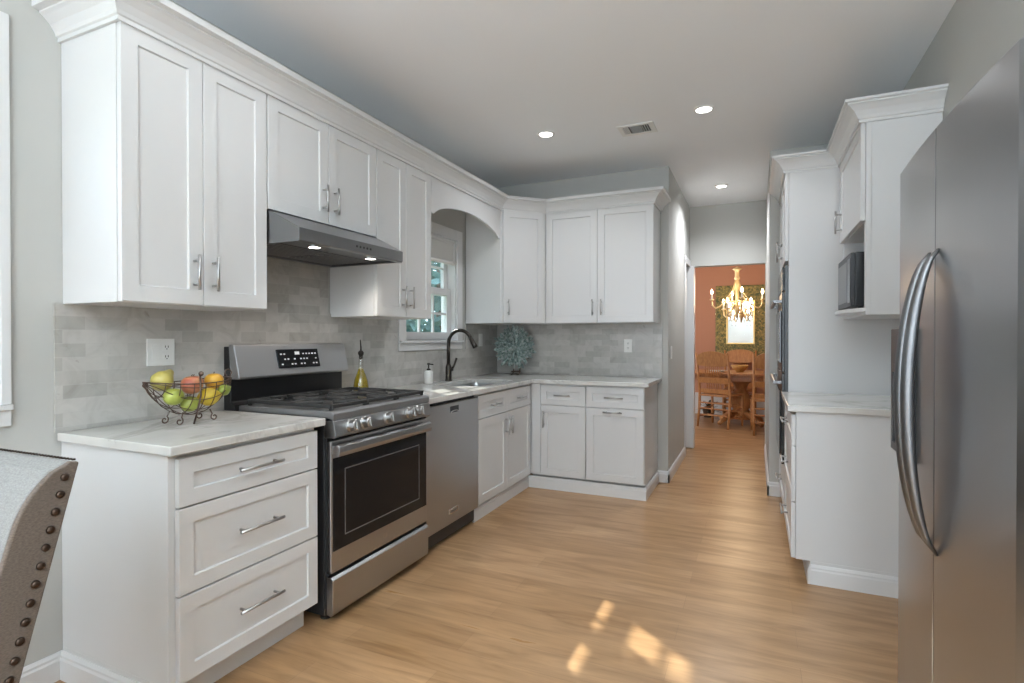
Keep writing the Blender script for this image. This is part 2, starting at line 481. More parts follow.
# dining room shell
b = MB(); b.box((-0.5, 9.5, 0), (4.2, 9.62, 2.7)); struct('wall_dining_far', b, 'salmon')
b = MB(); b.box((-0.6, YD, 0), (-0.5, 9.62, 2.7)); struct('wall_dining_left', b, 'salmon')
b = MB(); b.box((4.2, YD, 0), (4.3, 9.62, 2.7)); struct('wall_dining_right', b, 'salmon')
b = MB(); b.box((-0.6, YD + 0.12, 2.7), (4.3, 9.62, 2.76)); struct('ceiling_dining', b, 'ceil')
b = MB(); b.box((-0.5, 9.44, 0.0), (4.2, 9.5, 0.34)); b.box((-0.5, 9.43, 0.30), (4.2, 9.5, 0.345)); struct('baseboard_dining', b, 'trim', 0.004)

# baseboards
def bboard(name, pts, h=0.10, t=0.014):
    """profiled baseboard; pts = [(start, end, outward normal)]"""
    b = MB()
    for p, q, n in pts:
        p, q, n = Vector((*p, 0)), Vector((*q, 0)), Vector((*n, 0))
        prof = [(0, 0), (t, 0), (t, h * 0.72), (t * 0.75, h * 0.80), (t * 0.75, h * 0.88), (t * 0.3, h), (0, h)]
        b.prism([p + n * a + Z * z for a, z in prof], q - p)
    return struct(name, b, 'trim')
bboard('baseboard_left', [((0, -3), (0, YN), (1, 0))])
bboard('baseboard_back', [((1.565, YB), (XH + 0.014, YB), (0, -1)), ((XH, YB - 0.014), (XH, 6.03), (1, 0))])
bboard('baseboard_hall_right', [((2.44, 4.775 - 0.014), (2.44, 6.46), (-1, 0)), ((2.44 - 0.014, 4.775), (2.60, 4.775), (0, -1))], 0.11)
bboard('baseboard_right', [((XR, 2.19), (XR, 3.13), (-1, 0)), ((XR, -2.9), (XR, 1.10), (-1, 0))])
# cased opening at the end of the hall
b = MB(); b.box((1.575, YD - 0.02, 0.006), (1.685, YD, 2.07)); b.box((1.685, YD - 0.02, 0), (1.70, YD + 0.12, 2.065)); struct('trim_1', b, 'trim', 0.003)
b = MB(); b.box((XH, 5.99, 0.006), (XH + 0.012, 6.03, 2.09)); b.box((XH, 5.99, 2.06), (XH + 0.012, YD - 0.02, 2.13)); struct('trim_2', b, 'trim', 0.003)

# ---------------------------------------------------------------- windows
def window(name, W, x, cols, rows, casing=0.085, shade_z=None, st=0.062, cafe_z=None):
    y0, y1, z0, z1 = W
    root = bpy.data.objects.new(name, None); COL.objects.link(root)
    root.location = (0, (y0 + y1) / 2, z0); root['kind'] = 'structure'
    b = MB()
    b.box((0, y0 - casing, z0 - 0.0), (0.018, y0, z1 + casing)); b.box((0, y1, z0), (0.018, y1 + casing, z1 + casing))
    b.box((0, y0, z1), (0.018, y1, z1 + casing))
    b.box((0, y0 - casing, z0 - 0.075), (0.016, y1 + casing, z0 - 0.018))          # apron
    b.box((-0.05, y0 - 0.0, z0 - 0.018), (0.0, y1 + 0.0, z0))
    b.box((0.0, y0 - casing, z0 - 0.018), (0.034, y1 + casing, z0))                 # stool
    obj('casing', b, 'trim', root, 0.003)
    b = MB()
    b.box((-0.14, y0, z0), (0, y0 + 0.012, z1)); b.box((-0.14, y1 - 0.012, z0), (0, y1, z1)); b.box((-0.14, y0, z1 - 0.012), (0, y1, z1)); b.box((-0.14, y0, z0 - 0.01), (-0.05, y1, z0 + 0.008))
    obj('jamb', b, 'trim', root)
    zm = z0 + (z1 - z0) * 0.475
    for nm, za, zb, xx in (('lower_sash', z0 + 0.008, zm + 0.03, x), ('upper_sash', zm - 0.03, z1 - 0.012, x - 0.032)):
        ya, yb = y0 + 0.012, y1 - 0.012
        b = MB()
        b.plate(rectl(ya, yb, za, zb), [rectl(ya + st, yb - st, za + st * (0.95 if nm == 'lower_sash' else 0.9), zb - st * 0.9)], lambda u, v, t: (t, u, v), xx - 0.03, xx)
        sash = obj(nm, b, 'trim', root)
        ga, gb, gc, gd = ya + st, yb - st, za + st * 0.92, zb - st * 0.9
        b = MB()
        for i in range(1, cols):
            yy = ga + (gb - ga) * i / cols; b.box((xx - 0.024, yy - 0.009, gc), (xx - 0.006, yy + 0.009, gd))
        for j in range(1, rows):
            zz = gc + (gd - gc) * j / rows; b.box((xx - 0.023, ga, zz - 0.009), (xx - 0.007, gb, zz + 0.009))
        obj('muntin', b, 'trim', sash)
        b = MB(); b.box((xx - 0.017, ga, gc), (xx - 0.013, gb, gd)); obj('pane', b, 'glass', sash)
    if shade_z:
        b = MB()
        n = 7
        prof = [(-0.018, z1 - 0.012)]
        b.box((-0.022, y0 + 0.014, shade_z + 0.035), (-0.016, y1 - 0.014, z1 - 0.013))
        b.tube([(-0.016, y0 + 0.016, shade_z + 0.018), (-0.016, y1 - 0.016, shade_z + 0.018)], 0.018, 12)
        b.box((-0.040, y0 + 0.014, z1 - 0.035), (-0.006, y1 - 0.014, z1 - 0.013))
        sh = obj('roller_shade', b, 'blindcloth', root)
    if cafe_z:
        b = MB(); n = 40
        ring = [(-0.016 + 0.006 * math.sin(i * 1.9), y0 + 0.014 + (y1 - y0 - 0.028) * i / n) for i in range(n + 1)]
        b.prism([(x_, y_, z0 + 0.012) for x_, y_ in ring] + [(x_ - 0.003, y_, z0 + 0.012) for x_, y_ in ring[::-1]], (0, 0, cafe_z - z0 - 0.012))
        obj('cafe_curtain', b, 'blindcloth', root)
    return root
window('window_1', W1, -0.045, 3, 2, shade_z=1.87)
window('window_2', W2, -0.045, 2, 2, casing=0.03, shade_z=2.02, st=0.022, cafe_z=1.70)
# plain frames of the glazed openings out of view
root = bpy.data.objects.new('window_3', None); COL.objects.link(root); root['kind'] = 'structure'; root.location = (0, -1.2, 0.9)
b = MB(); b.plate(rectl(-2.1, -0.35, 0.9, 2.2), [rectl(-2.03, -1.26, 0.97, 2.13), rectl(-1.19, -0.42, 0.97, 2.13)], lambda u, v, t: (t, u, v), -0.05, 0.0)
obj('frame', b, 'trim', root)
root = bpy.data.objects.new('door_1', None); COL.objects.link(root); root['kind'] = 'structure'; root.location = (0.715, -2.98, 0)
b = MB(); b.plate(rectl(0.15, 1.28, 0.02, 2.2), [rectl(0.22, 1.21, 0.10, 2.13)], lambda u, v, t: (u, t, v), -3.04, -2.98)
obj('frame', b, 'trim', root)
root = bpy.data.objects.new('window_4', None); COL.objects.link(root); root['kind'] = 'structure'; root.location = (2.7, -2.98, 0)
b = MB(); b.plate(rectl(2.36, 3.04, 0.02, 2.2), [rectl(2.42, 2.98, 0.10, 2.13)], lambda u, v, t: (u, t, v), -3.04, -2.98)
obj('frame', b, 'trim', root)

# ---------------------------------------------------------------- backsplash
b = MB()
b.plate([(YN - 0.022, CZ), (YB, CZ), (YB, ZU + 0.02), (4.19, ZU + 0.02), (4.19, 1.155), (3.195, 1.155), (3.195, ZU + 0.02), (2.50, ZU + 0.02), (2.50, 1.828), (1.75, 1.828), (1.75, ZU), (YN - 0.022, ZU)],
        [], lambda u, v, t: (t, u, v), 0.002, 0.010)
tag(obj('backsplash', b, 'tile_l'), 'grey beige marble tile backsplash behind the range and under the window', 'backsplash')
b = MB(); b.box((0.010, YB - 0.010, CZ), (1.60, YB - 0.002, ZU + 0.02))
tag(obj('backsplash', b, 'tile_b'), 'grey beige marble tile backsplash on the far wall behind the glass rosette', 'backsplash')

# ---------------------------------------------------------------- left run: drawer base
def carcass(parent, a, b_, m='cab', name='carcass', bevel=0.0015):
    q = MB(); q.box(a, b_); return obj(name, q, m, parent, bevel)

root = thing('drawer_cabinet', 'white base cabinet of three stacked drawers, between the nailhead chair and the range', 'cabinet', (0.3, 1.46, 0))
carcass(root, (0.002, YN, 0.0), (0.545, 1.775, 0.114), name='toe_kick')
carcass(root, (0.002, YN, 0.114), (0.607, 1.775, CZ - CT))
y0, wd = 1.160, 0.612
for z0, h in ((0.118, 0.285), (0.409, 0.285), (0.700, 0.160)):
    d = shaker('drawer', root, (0.609, y0, z0), FX, wd, h, st=0.052)
    pull(d, (0.629, y0 + wd / 2, z0 + h * (0.5 if h < 0.2 else 0.52)), (0, 1, 0), (1, 0, 0), 0.195)
bboard('baseboard_cabinet_end', [((0.0, YN), (0.60, YN), (0, -1))])

b = MB()
b.box((0.011, YN - 0.018, CZ - CT), (0.648, 1.802, CZ))
tag(obj('countertop', b, 'quartz', None, 0.004), 'white veined stone countertop under the fruit bowl', 'countertop')

# ---------------------------------------------------------------- gas range
R0, R1 = 1.822, 2.583
root = thing('gas_range', 'stainless steel gas range with black grates and five knobs', 'range', (0.35, (R0 + R1) / 2, 0))
b = MB(); b.box((0.03, R0 + 0.004, 0.03), (0.615, R1 - 0.004, 0.905)); b.box((0.615, R0 + 0.006, 0.06), (0.628, R1 - 0.006, 0.90)); obj('body', b, 'darksteel', root, 0.003)
for yy in (R0 + 0.05, R1 - 0.05):
    for xx in (0.09, 0.58):
        b = MB(); b.lathe((xx, yy, 0.0), [(0.024, 0), (0.024, 0.012), (0.014, 0.014), (0.014, 0.032)], 12); obj('foot', b, 'black', root)
# cooktop
b = MB()
b.prism([(0.085, R0 + 0.002, 0.905), (0.635, R0 + 0.002, 0.905), (0.668, R0 + 0.002, 0.893), (0.672, R0 + 0.002, 0.925), (0.655, R0 + 0.002, 0.936), (0.085, R0 + 0.002, 0.932)], (0, R1 - R0 - 0.004, 0))
top = obj('cooktop', b, 'cookgrey', root, 0.004)
# control panel
b = MB()
b.prism([(0.615, R0 + 0.002, 0.818), (0.672, R0 + 0.002, 0.818), (0.682, R0 + 0.002, 0.828), (0.671, R0 + 0.002, 0.893), (0.615, R0 + 0.002, 0.893)], (0, R1 - R0 - 0.004, 0))
cp = obj('control_panel', b, 'steel', root, 0.003)
tilt = Vector((0.985, 0, 0.17)).normalized()
for yy in (1.926, 2.020, 2.192, 2.376, 2.458):
    p = Vector((0.6755, yy, 0.861))
    b = MB(); b.lathe(p, [(0.031, 0), (0.031, 0.007), (0.0265, 0.011), (0.025, 0.036), (0.020, 0.040), (0.0, 0.040)], 20, tilt)
    side = Vector((-0.17, 0, 0.985))
    b.obox(p + tilt * 0.040, side, Vector((0, 1, 0)), tilt, 0.021, 0.0042, 0.004)
    k = obj('knob', b, 'nickel', cp, smooth=False)
# grates: three cast-iron sections on the cooktop
for gi in range(3):
    ya = R0 + 0.022 + gi * 0.2405; yb = ya + 0.236; xa, xb = 0.125, 0.640
    b = MB(); zt = 0.962
    bars = [((xa, ya), (xb, ya)), ((xa, yb), (xb, yb)), ((xa, ya), (xa, yb)), ((xb, ya), (xb, yb)), (((xa + xb) / 2, ya), ((xa + xb) / 2, yb))]
    ym = (ya + yb) / 2
    for xc in (xa + 0.13, xb - 0.13):
        bars += [((xc - 0.11, ym), (xc - 0.035, ym)), ((xc + 0.035, ym), (xc + 0.11, ym)), ((xc, ya), (xc, ym - 0.035)), ((xc, ym + 0.035), (xc, yb)),
                 ((xc - 0.10, ya + 0.02), (xc - 0.03, ym - 0.03)), ((xc + 0.10, yb - 0.02), (xc + 0.03, ym + 0.03))]
    for (p, q) in bars:
        d = (Vector((*q, 0)) - Vector((*p, 0))); L = d.length; d.normalize(); n = Vector((-d.y, d.x, 0))
        b.obox(((p[0] + q[0]) / 2, (p[1] + q[1]) / 2, zt - 0.008), d, n, Z, L / 2, 0.0065, 0.0085)
    for xx in (xa + 0.006, xb - 0.006):
        for yy in (ya + 0.006, yb - 0.006):
            b.box((xx - 0.008, yy - 0.008, 0.9325), (xx + 0.008, yy + 0.008, zt - 0.012))
    obj('grate', b, 'iron', root, 0.002, seg=1)
    for xc in (xa + 0.13, xb - 0.13):
        b = MB(); b.lathe((xc, ym, 0.9325), [(0.048, 0), (0.048, 0.006), (0.036, 0.007), (0.036, 0.017), (0.030, 0.020), (0.0, 0.020)], 20)
        obj('burner', b, 'black', root)
# backguard
b = MB()
b.prism([(0.012, R0 - 0.02, 0.90), (0.085, R0 - 0.02, 0.90), (0.085, R0 - 0.02, 0.936), (0.060, R0 - 0.02, 0.95), (0.060, R0 - 0.02, 1.06), (0.045, R0 - 0.02, 1.215), (0.012, R0 - 0.02, 1.215)], (0, R1 - R0 + 0.0, 0))
bgd = obj('backguard', b, 'black', root, 0.003)
b = MB()
ya, yb = R0 - 0.018, R1 - 0.024
b.prism([(0.055, ya, 1.058), (0.112, ya, 1.058), (0.116, ya, 1.066), (0.078, ya, 1.222), (0.050, ya, 1.226), (0.040, ya, 1.218)], (0, yb - ya, 0))
pan = obj('backguard_panel', b, 'steel', bgd, 0.004)
nrm = Vector((0.156, 0, 0.038)).normalized(); upv = Vector((-0.038, 0, 0.156)).normalized()
pc = Vector((0.0995, 2.185, 1.147))
b = MB(); b.obox(pc, (0, 1, 0), upv, nrm, 0.142, 0.050, 0.0055); disp = obj('display', b, 'blackglass', root, 0.002)
for i in range(12):
    for j in range(3):
        if 4 <= i <= 6 and j == 2: continue
        if random.random() < 0.25: continue
        b = MB(); b.obox(pc + Vector((0, -0.12 + i * 0.0215, 0)) + upv * (-0.03 + j * 0.027) + nrm * 0.0058, (0, 1, 0), upv, nrm, 0.0055, 0.0035, 0.0005)
        obj('key_legend', b, 'icon', disp)
b = MB(); b.obox(pc + Vector((0, -0.012, 0)) + upv * 0.028 + nrm * 0.0058, (0, 1, 0), upv, nrm, 0.016, 0.008, 0.0005)
obj('clock_readout', b, 'icon', disp)
# oven door
b = MB(); b.box((0.630, R0 + 0.003, 0.222), (0.655, R1 - 0.003, 0.805))
door = obj('oven_door', b, 'steel', root, 0.006)
b = MB(); b.box((0.6535, R0 + 0.014, 0.318), (0.6585, R1 - 0.014, 0.728)); obj('door_glass', b, 'blackglass', door, 0.002)
b = MB(); b.plate(rectl(R0 + 0.085, R1 - 0.085, 0.372, 0.672), [rectl(R0 + 0.09, R1 - 0.09, 0.377, 0.667)], lambda u, v, t: (t, u, v), 0.6580, 0.6592); obj('window_outline', b, 'cookgrey', door)
b = MB()
b.prism([(0.672, R0 + 0.012, 0.736), (0.690, R0 + 0.012, 0.738), (0.697, R0 + 0.012, 0.757), (0.694, R0 + 0.012, 0.782), (0.680, R0 + 0.012, 0.790), (0.672, R0 + 0.012, 0.786)], (0, R1 - R0 - 0.024, 0))
for yy in (R0 + 0.014, R1 - 0.05):
    b.box((0.652, yy, 0.742), (0.678, yy + 0.036, 0.782))
obj('door_handle', b, 'steel', door, 0.004)
b = MB(); b.lathe((0.6548, (R0 + R1) / 2, 0.268), [(0.015, 0), (0.015, 0.0012), (0.0125, 0.0014), (0.0125, 0.001), (0.0, 0.001)], 24, (1, 0, 0)); obj('emblem', b, 'nickel', door)
b = MB()
b.prism([(0.628, R0 + 0.003, 0.040), (0.650, R0 + 0.003, 0.034), (0.663, R0 + 0.003, 0.045), (0.665, R0 + 0.003, 0.195), (0.652, R0 + 0.003, 0.207), (0.628, R0 + 0.003, 0.207)], (0, R1 - R0 - 0.006, 0))
dr = obj('storage_drawer', b, 'steel', root, 0.003)

# ---------------------------------------------------------------- dishwasher
D0, D1 = 2.602, 3.238
root = thing('dishwasher', 'flat fronted stainless steel dishwasher beside the range', 'dishwasher', (0.3, (D0 + D1) / 2, 0))
b = MB(); b.box((0.03, D0, 0.02), (0.600, D1, CZ - CT - 0.004)); obj('body', b, 'darksteel', root)
b = MB(); b.plate(rectl(D0 + 0.003, D1 - 0.003, 0.112, CZ - CT - 0.022), [], lambda u, v, t: (t, u, v), 0.602, 0.634); dw = obj('door', b, 'steel', root, 0.004)
b = MB(); b.box((0.633, 2.868, 0.795), (0.6355, 2.972, 0.835)); pk = obj('pocket_handle', b, 'black', root, 0.001)
b = MB(); b.tube([(0.637, 2.872, 0.799), (0.640, 2.90, 0.807), (0.640, 2.94, 0.807), (0.637, 2.968, 0.799)], 0.004, 8); obj('grip', b, 'nickel', pk, smooth=True)
b = MB(); b.box((0.633, 2.855, 0.172), (0.6362, 2.965, 0.205)); bd = obj('badge', b, 'chrome', root, 0.0015)
b = MB(); b.box((0.6360, 2.868, 0.180), (0.6366, 2.952, 0.197)); obj('badge_plate', b, 'cookgrey', bd)
b = MB(); b.box((0.50, D0, 0.0), (0.530, D1, 0.105)); obj('toe_kick', b, 'black', root)

# ---------------------------------------------------------------- sink base and the back run
S0, S1 = 3.243, 4.205
root = thing('sink_cabinet', 'white sink base cabinet under the window, two doors and two false drawers', 'cabinet', (0.3, 3.72, 0))
carcass(root, (0.012, S0, 0.0), (0.545, 4.27, 0.114), name='toe_kick')
b = MB()   # open box so that the sink bowl hangs free inside
b.box((0.012, S0, 0.114), (0.607, S0 + 0.018, CZ - CT)); b.box((0.012, S1 - 0.018, 0.114), (0.607, S1, CZ - CT))
b.box((0.589, S0 + 0.018, 0.114), (0.607, S1 - 0.018, CZ - CT)); b.box((0.012, S0 + 0.018, 0.114), (0.589, S1 - 0.018, 0.132))
obj('carcass', b, 'cab', root)
wd = 0.462
for i in range(2):
    yy = S0 + 0.008 + i * (wd + 0.004)
    d = shaker('false_drawer', root, (0.609, yy, 0.704), FX, wd, 0.158, st=0.050)
    pull(d, (0.629, yy + wd / 2, 0.783), (0, 1, 0), (1, 0, 0), 0.13)
    d = shaker('door', root, (0.609, yy, 0.118), FX, wd, 0.580)
    pull(d, (0.629, yy + (wd - 0.032 if i == 0 else 0.032), 0.60), (0, 0, 1), (1, 0, 0), 0.135)

YF = YB - 0.607     # front plane of the back run bodies
root = thing('corner_cabinet', 'white base cabinet in the room corner with a narrow filler, drawer and door', 'cabinet', (0.85, YB - 0.3, 0))
carcass(root, (0.607, YB - 0.545, 0.0), (1.098, YB - 0.012, 0.114), name='toe_kick')
carcass(root, (0.607, YF, 0.114), (1.098, YB - 0.012, CZ - CT))
carcass(root, (0.629, YF - 0.018, 0.118), (0.708, YF, CZ - CT - 0.004), name='filler')
d = shaker('drawer', root, (0.712, YF - 0.002, 0.704), FY, 0.383, 0.158, st=0.048); pull(d, (0.905, YF - 0.022, 0.785), (1, 0, 0), (0, -1, 0), 0.135)
d = shaker('door', root, (0.712, YF - 0.002, 0.118), FY, 0.383, 0.580); pull(d, (0.742, YF - 0.022, 0.585), (0, 0, 1), (0, -1, 0), 0.135)
XE = 1.562
root = thing('end_cabinet', 'white base cabinet ending the back run, its door with a level handle', 'cabinet', (1.33, YB - 0.3, 0))
carcass(root, (1.100, YB - 0.545, 0.0), (XE - 0.004, YB - 0.012, 0.114), name='toe_kick')
carcass(root, (1.100, YF, 0.114), (XE, YB - 0.012, CZ - CT))
d = shaker('drawer', root, (1.103, YF - 0.002, 0.704), FY, 0.455, 0.158, st=0.048); pull(d, (1.330, YF - 0.022, 0.785), (1, 0, 0), (0, -1, 0), 0.15)
d = shaker('door', root, (1.103, YF - 0.002, 0.118), FY, 0.455, 0.580); pull(d, (1.320, YF - 0.022, 0.670), (1, 0, 0), (0, -1, 0), 0.15)
bboard('baseboard_cabinet_back', [((0.53, YB - 0.605), (XE + 0.014, YB - 0.605), (0, -1)), ((XE, YB - 0.605), (XE, YB), (1, 0))], 0.098)
bboard('baseboard_cabinet_left', [((0.586, S0), (0.586, YB - 0.60), (1, 0))], 0.098)
# L-shaped counter with sink cut-out
hole = [(0.16 + 0.06, 3.42), (0.54 - 0.06, 3.42)]
def rrect(x0, x1, y0, y1, r, n=6):
    P = []
    for cx, cy, a in ((x1 - r, y0 + r, -PI / 2), (x1 - r, y1 - r, 0), (x0 + r, y1 - r, PI / 2), (x0 + r, y0 + r, PI)):
        P += [(cx + r * math.cos(a + PI / 2 * i / n), cy + r * math.sin(a + PI / 2 * i / n)) for i in range(n + 1)]
    return P
SK = (0.155, 0.545, 3.405, 4.045, 0.06)
b = MB()
XO = XE + 0.036
b.plate([(0.011, 2.588), (0.648, 2.588), (0.648, YB - 0.648), (XO, YB - 0.648), (XO, YB - 0.011), (0.011, YB - 0.011)], [rrect(*SK)], lambda u, v, t: (u, v, t), CZ - CT, CZ)
tag(obj('countertop', b, 'quartz', None, 0.003), 'white veined stone corner countertop around the sink', 'countertop')
# sink
b = MB()
rr = lambda g, z: [(x, y, z) for x, y in rrect(SK[0] - g, SK[1] + g, SK[2] - g, SK[3] + g, max(SK[4] + g, 0.02))]
b.ring([rr(0.012, CZ - CT - 0.001), rr(0.0, CZ - CT - 0.001), rr(-0.004, CZ - CT - 0.02), rr(-0.010, 0.72), rr(-0.04, 0.70)], cap=False)
b.bm.faces.new([b.bm.verts.new(p) for p in rr(-0.04, 0.70)])
root = tag(obj('sink', b, 'steel', None, 0.0), 'undermount stainless sink bowl set into the corner countertop', 'sink')
b = MB(); b.lathe((0.35, 3.72, 0.7005), [(0.045, 0), (0.045, 0.004), (0.03, 0.005), (0.0, 0.003)], 20); obj('drain', b, 'chrome', root)

# faucet
fx, fy = 0.085, 3.765
root = thing('faucet', 'dark bronze gooseneck faucet behind the sink', 'faucet', (fx, fy, CZ))
b = MB(); b.lathe((fx, fy, CZ), [(0.030, 0), (0.030, 0.006), (0.026, 0.012), (0.024, 0.11), (0.020, 0.125), (0.0145, 0.14)], 20); obj('base', b, 'bronze', root, smooth=True)
pts = [(fx, fy, CZ + 0.13), (fx, fy, CZ + 0.27)]
R = 0.106
for i in range(1, 15):
    a = PI - PI * 0.86 * i / 14
    pts.append((fx + R + R * math.cos(a), fy + 0.0, CZ + 0.30 + R * math.sin(a)))
b = MB(); b.tube(pts, 0.0145, 12); obj('spout', b, 'bronze', root, smooth=True)
e = Vector(pts[-1]); dd = (Vector(pts[-1]) - Vector(pts[-2])).normalized()
b = MB(); b.lathe(e, [(0.0135, -0.004), (0.017, 0.008), (0.018, 0.05), (0.021, 0.085), (0.017, 0.088), (0.0, 0.086)], 16, dd); obj('spray_head', b, 'bronze', root, smooth=True)
b = MB(); b.cyl((fx, fy + 0.02, CZ + 0.085), (fx + 0.006, fy + 0.052, CZ + 0.087), 0.013, 12); b.tube([(fx + 0.004, fy + 0.045, CZ + 0.087), (fx + 0.014, fy + 0.068, CZ + 0.125), (fx + 0.024, fy + 0.088, CZ + 0.180)], [0.011, 0.009, 0.0095], 8)
obj('lever', b, 'bronze', root, smooth=True)

# soap dispenser
sx, sy = 0.085, 3.475
root = thing('soap_dispenser', 'white ceramic soap bottle with dark pump by the window apron', 'soap dispenser', (sx, sy, CZ))
b = MB(); b.lathe((sx, sy, CZ), [(0.030, 0), (0.033, 0.006), (0.033, 0.085), (0.029, 0.096), (0.014, 0.101)], 20); obj('bottle', b, 'ceramic', root, smooth=True)
b = MB(); b.lathe((sx, sy, CZ + 0.1), [(0.015, 0), (0.015, 0.012), (0.006, 0.016), (0.006, 0.042), (0.012, 0.044), (0.012, 0.052), (0.004, 0.056)], 12); b.cyl((sx, sy, CZ + 0.148), (sx + 0.04, sy, CZ + 0.145), 0.0045, 8); obj('pump', b, 'bronze', root)

# oil cruet
ox, oy = 0.085, 2.705
root = thing('oil_bottle', 'clear teardrop cruet of yellow olive oil with a pour spout', 'bottle', (ox, oy, CZ))
b = MB(); b.lathe((ox, oy, CZ + 0.003), [(0.036, 0), (0.044, 0.012), (0.046, 0.035), (0.040, 0.075), (0.026, 0.118), (0.0145, 0.150), (0.0, 0.151)], 24); obj('oil', b, 'oil', root, smooth=True)
b = MB(); b.lathe((ox, oy, CZ), [(0.040, 0), (0.047, 0.010), (0.049, 0.036), (0.043, 0.078), (0.029, 0.121), (0.0165, 0.152), (0.0145, 0.21), (0.0155, 0.225), (0.0155, 0.232), (0.012, 0.232)], 24); obj('glass_body', b, 'bottleglass', root, smooth=True)
b = MB(); b.lathe((ox, oy, CZ + 0.215), [(0.011, 0), (0.0125, 0.02), (0.018, 0.03), (0.018, 0.042), (0.010, 0.052)], 14); b.tube([(ox, oy, CZ + 0.26), (ox, oy, CZ + 0.285), (ox + 0.004, oy - 0.010, CZ + 0.335)], [0.006, 0.005, 0.003], 8); obj('pour_spout', b, 'bronze', root, smooth=True)

# ---------------------------------------------------------------- glass rosette on a stand
gx, gy = 0.285, 4.62
root = thing('glass_rosette', 'round sea green glass rosette ornament on a dark stand in the counter corner', 'ornament', (gx, gy, CZ))
nd = Vector((0.62, -0.78, 0.12)).normalized(); ur = Vector((0.78, 0.62, 0)); up = nd.cross(ur).normalized()
if up.z < 0: up = -up
gc = Vector((gx, gy, CZ + 0.255))
b = MB()
for ringi, (rin, rout, cnt, dep, wdh) in enumerate(((0.025, 0.205, 44, -0.014, 0.019), (0.02, 0.165, 36, 0.010, 0.014), (0.012, 0.115, 26, 0.034, 0.011))):
    for i in range(cnt):
        a = 2 * PI * i / cnt + random.uniform(-0.06, 0.06); ro = rout * random.uniform(0.88, 1.08)
        d = ur * math.cos(a) + up * math.sin(a); s = nd.cross(d)
        tw = random.uniform(-1.1, 1.1); s = (s * math.cos(tw) + nd * math.sin(tw)).normalized(); q = d.cross(s)
        P = lambda r, k, h: gc + nd * (dep + 0.02 * (r / ro) * random.uniform(0.6, 1.2)) + d * r + s * k + q * h
        prof = [(rin, 0.003), (rin + (ro - rin) * 0.35, wdh * 0.55), (rin + (ro - rin) * 0.75, wdh), (ro * 0.95, wdh * 0.55), (ro, 0.002)]
        rings = []
        for r, w_ in prof:
            base = gc + nd * (dep + 0.025 * (r / ro)) + d * r
            rings.append([base + s * w_, base + q * 0.0035, base - s * w_, base - q * 0.0035])
        b.ring(rings)
obj('petals', b, 'teal', root)
b = MB(); b.lathe(gc + nd * 0.03, [(0.02, -0.05), (0.026, 0.0), (0.018, 0.016), (0, 0.018)], 16, nd); obj('center_boss', b, 'teal', root, smooth=True)
b = MB()
for s in (-1, 1):
    p0 = gc - up * 0.20 + ur * 0.03 * s
    b.tube([p0 + nd * 0.07, p0 + nd * 0.05 - Z * 0.035, Vector((gx + ur.x * 0.035 * s, gy + ur.y * 0.035 * s, CZ + 0.006)) + Vector((nd.x, nd.y, 0)) * 0.03, Vector((gx + ur.x * 0.03 * s, gy + ur.y * 0.03 * s, CZ + 0.006)) - Vector((nd.x, nd.y, 0)) * 0.06], 0.006, 8)
b.tube([Vector((gx, gy, CZ + 0.03)) + ur * -0.04 + nd * 0.04, Vector((gx, gy, CZ + 0.03)) + ur * 0.05 + nd * 0.04], 0.007, 8)
obj('stand', b, 'standwood', root, smooth=True)

# ---------------------------------------------------------------- wall plates
def plate_thing(label, c, F, gang, dec, cat='outlet', name='outlet'):
    c = Vector(c); U, N = F['U'], F['N']; w = 0.072 + 0.046 * (gang - 1)
    root = thing(name, label, cat, c)
    b = MB(); b.obox(c + N * 0.003, U, Z, N, w / 2, 0.058, 0.003); obj('wall_plate', b, 'plastic', root, 0.002)
    for g in range(gang):
        q = c + U * ((g - (gang - 1) / 2) * 0.046)
        if dec[g] == 'o':
            for s in (-1, 1):
                e = q + Z * 0.021 * s
                b = MB(); b.obox(e + N * 0.0065, U, Z, N, 0.016, 0.0145, 0.0012); r_ = obj('receptacle', b, 'plastic', root, 0.002)
                b = MB()
                for t in (-1, 1): b.obox(e + U * 0.006 * t + Z * 0.003 + N * 0.0077, U, Z, N, 0.0014, 0.0045, 0.0006)
                b.lathe(e - Z * 0.007 + N * 0.0072, [(0.0024, 0), (0.0024, 0.001), (0, 0.001)], 10, N)
                obj('slots', b, 'slot', r_)
        else:
            b = MB(); b.obox(q + N * 0.007, U, Z, N, 0.0165, 0.033, 0.0018); obj('rocker', b, 'plastic', root, 0.002)
    return root
plate_thing('double gang white wall plate, rocker and outlet, above the fruit bowl', (0.010, 1.500, 1.195), FX, 2, 'ro')
plate_thing('white outlet plate on the far tile wall under the double cabinet', (1.305, YB - 0.010, 1.185), FY, 1, 'o')
plate_thing('white switch plate on tile between window and glass rosette', (0.010, 4.46, 1.235), FX, 1, 'r', 'switch', 'light_switch')
plate_thing('white switch plate on the beige hallway wall', (XH, 4.995, 1.125), FX, 1, 'r', 'switch', 'light_switch')

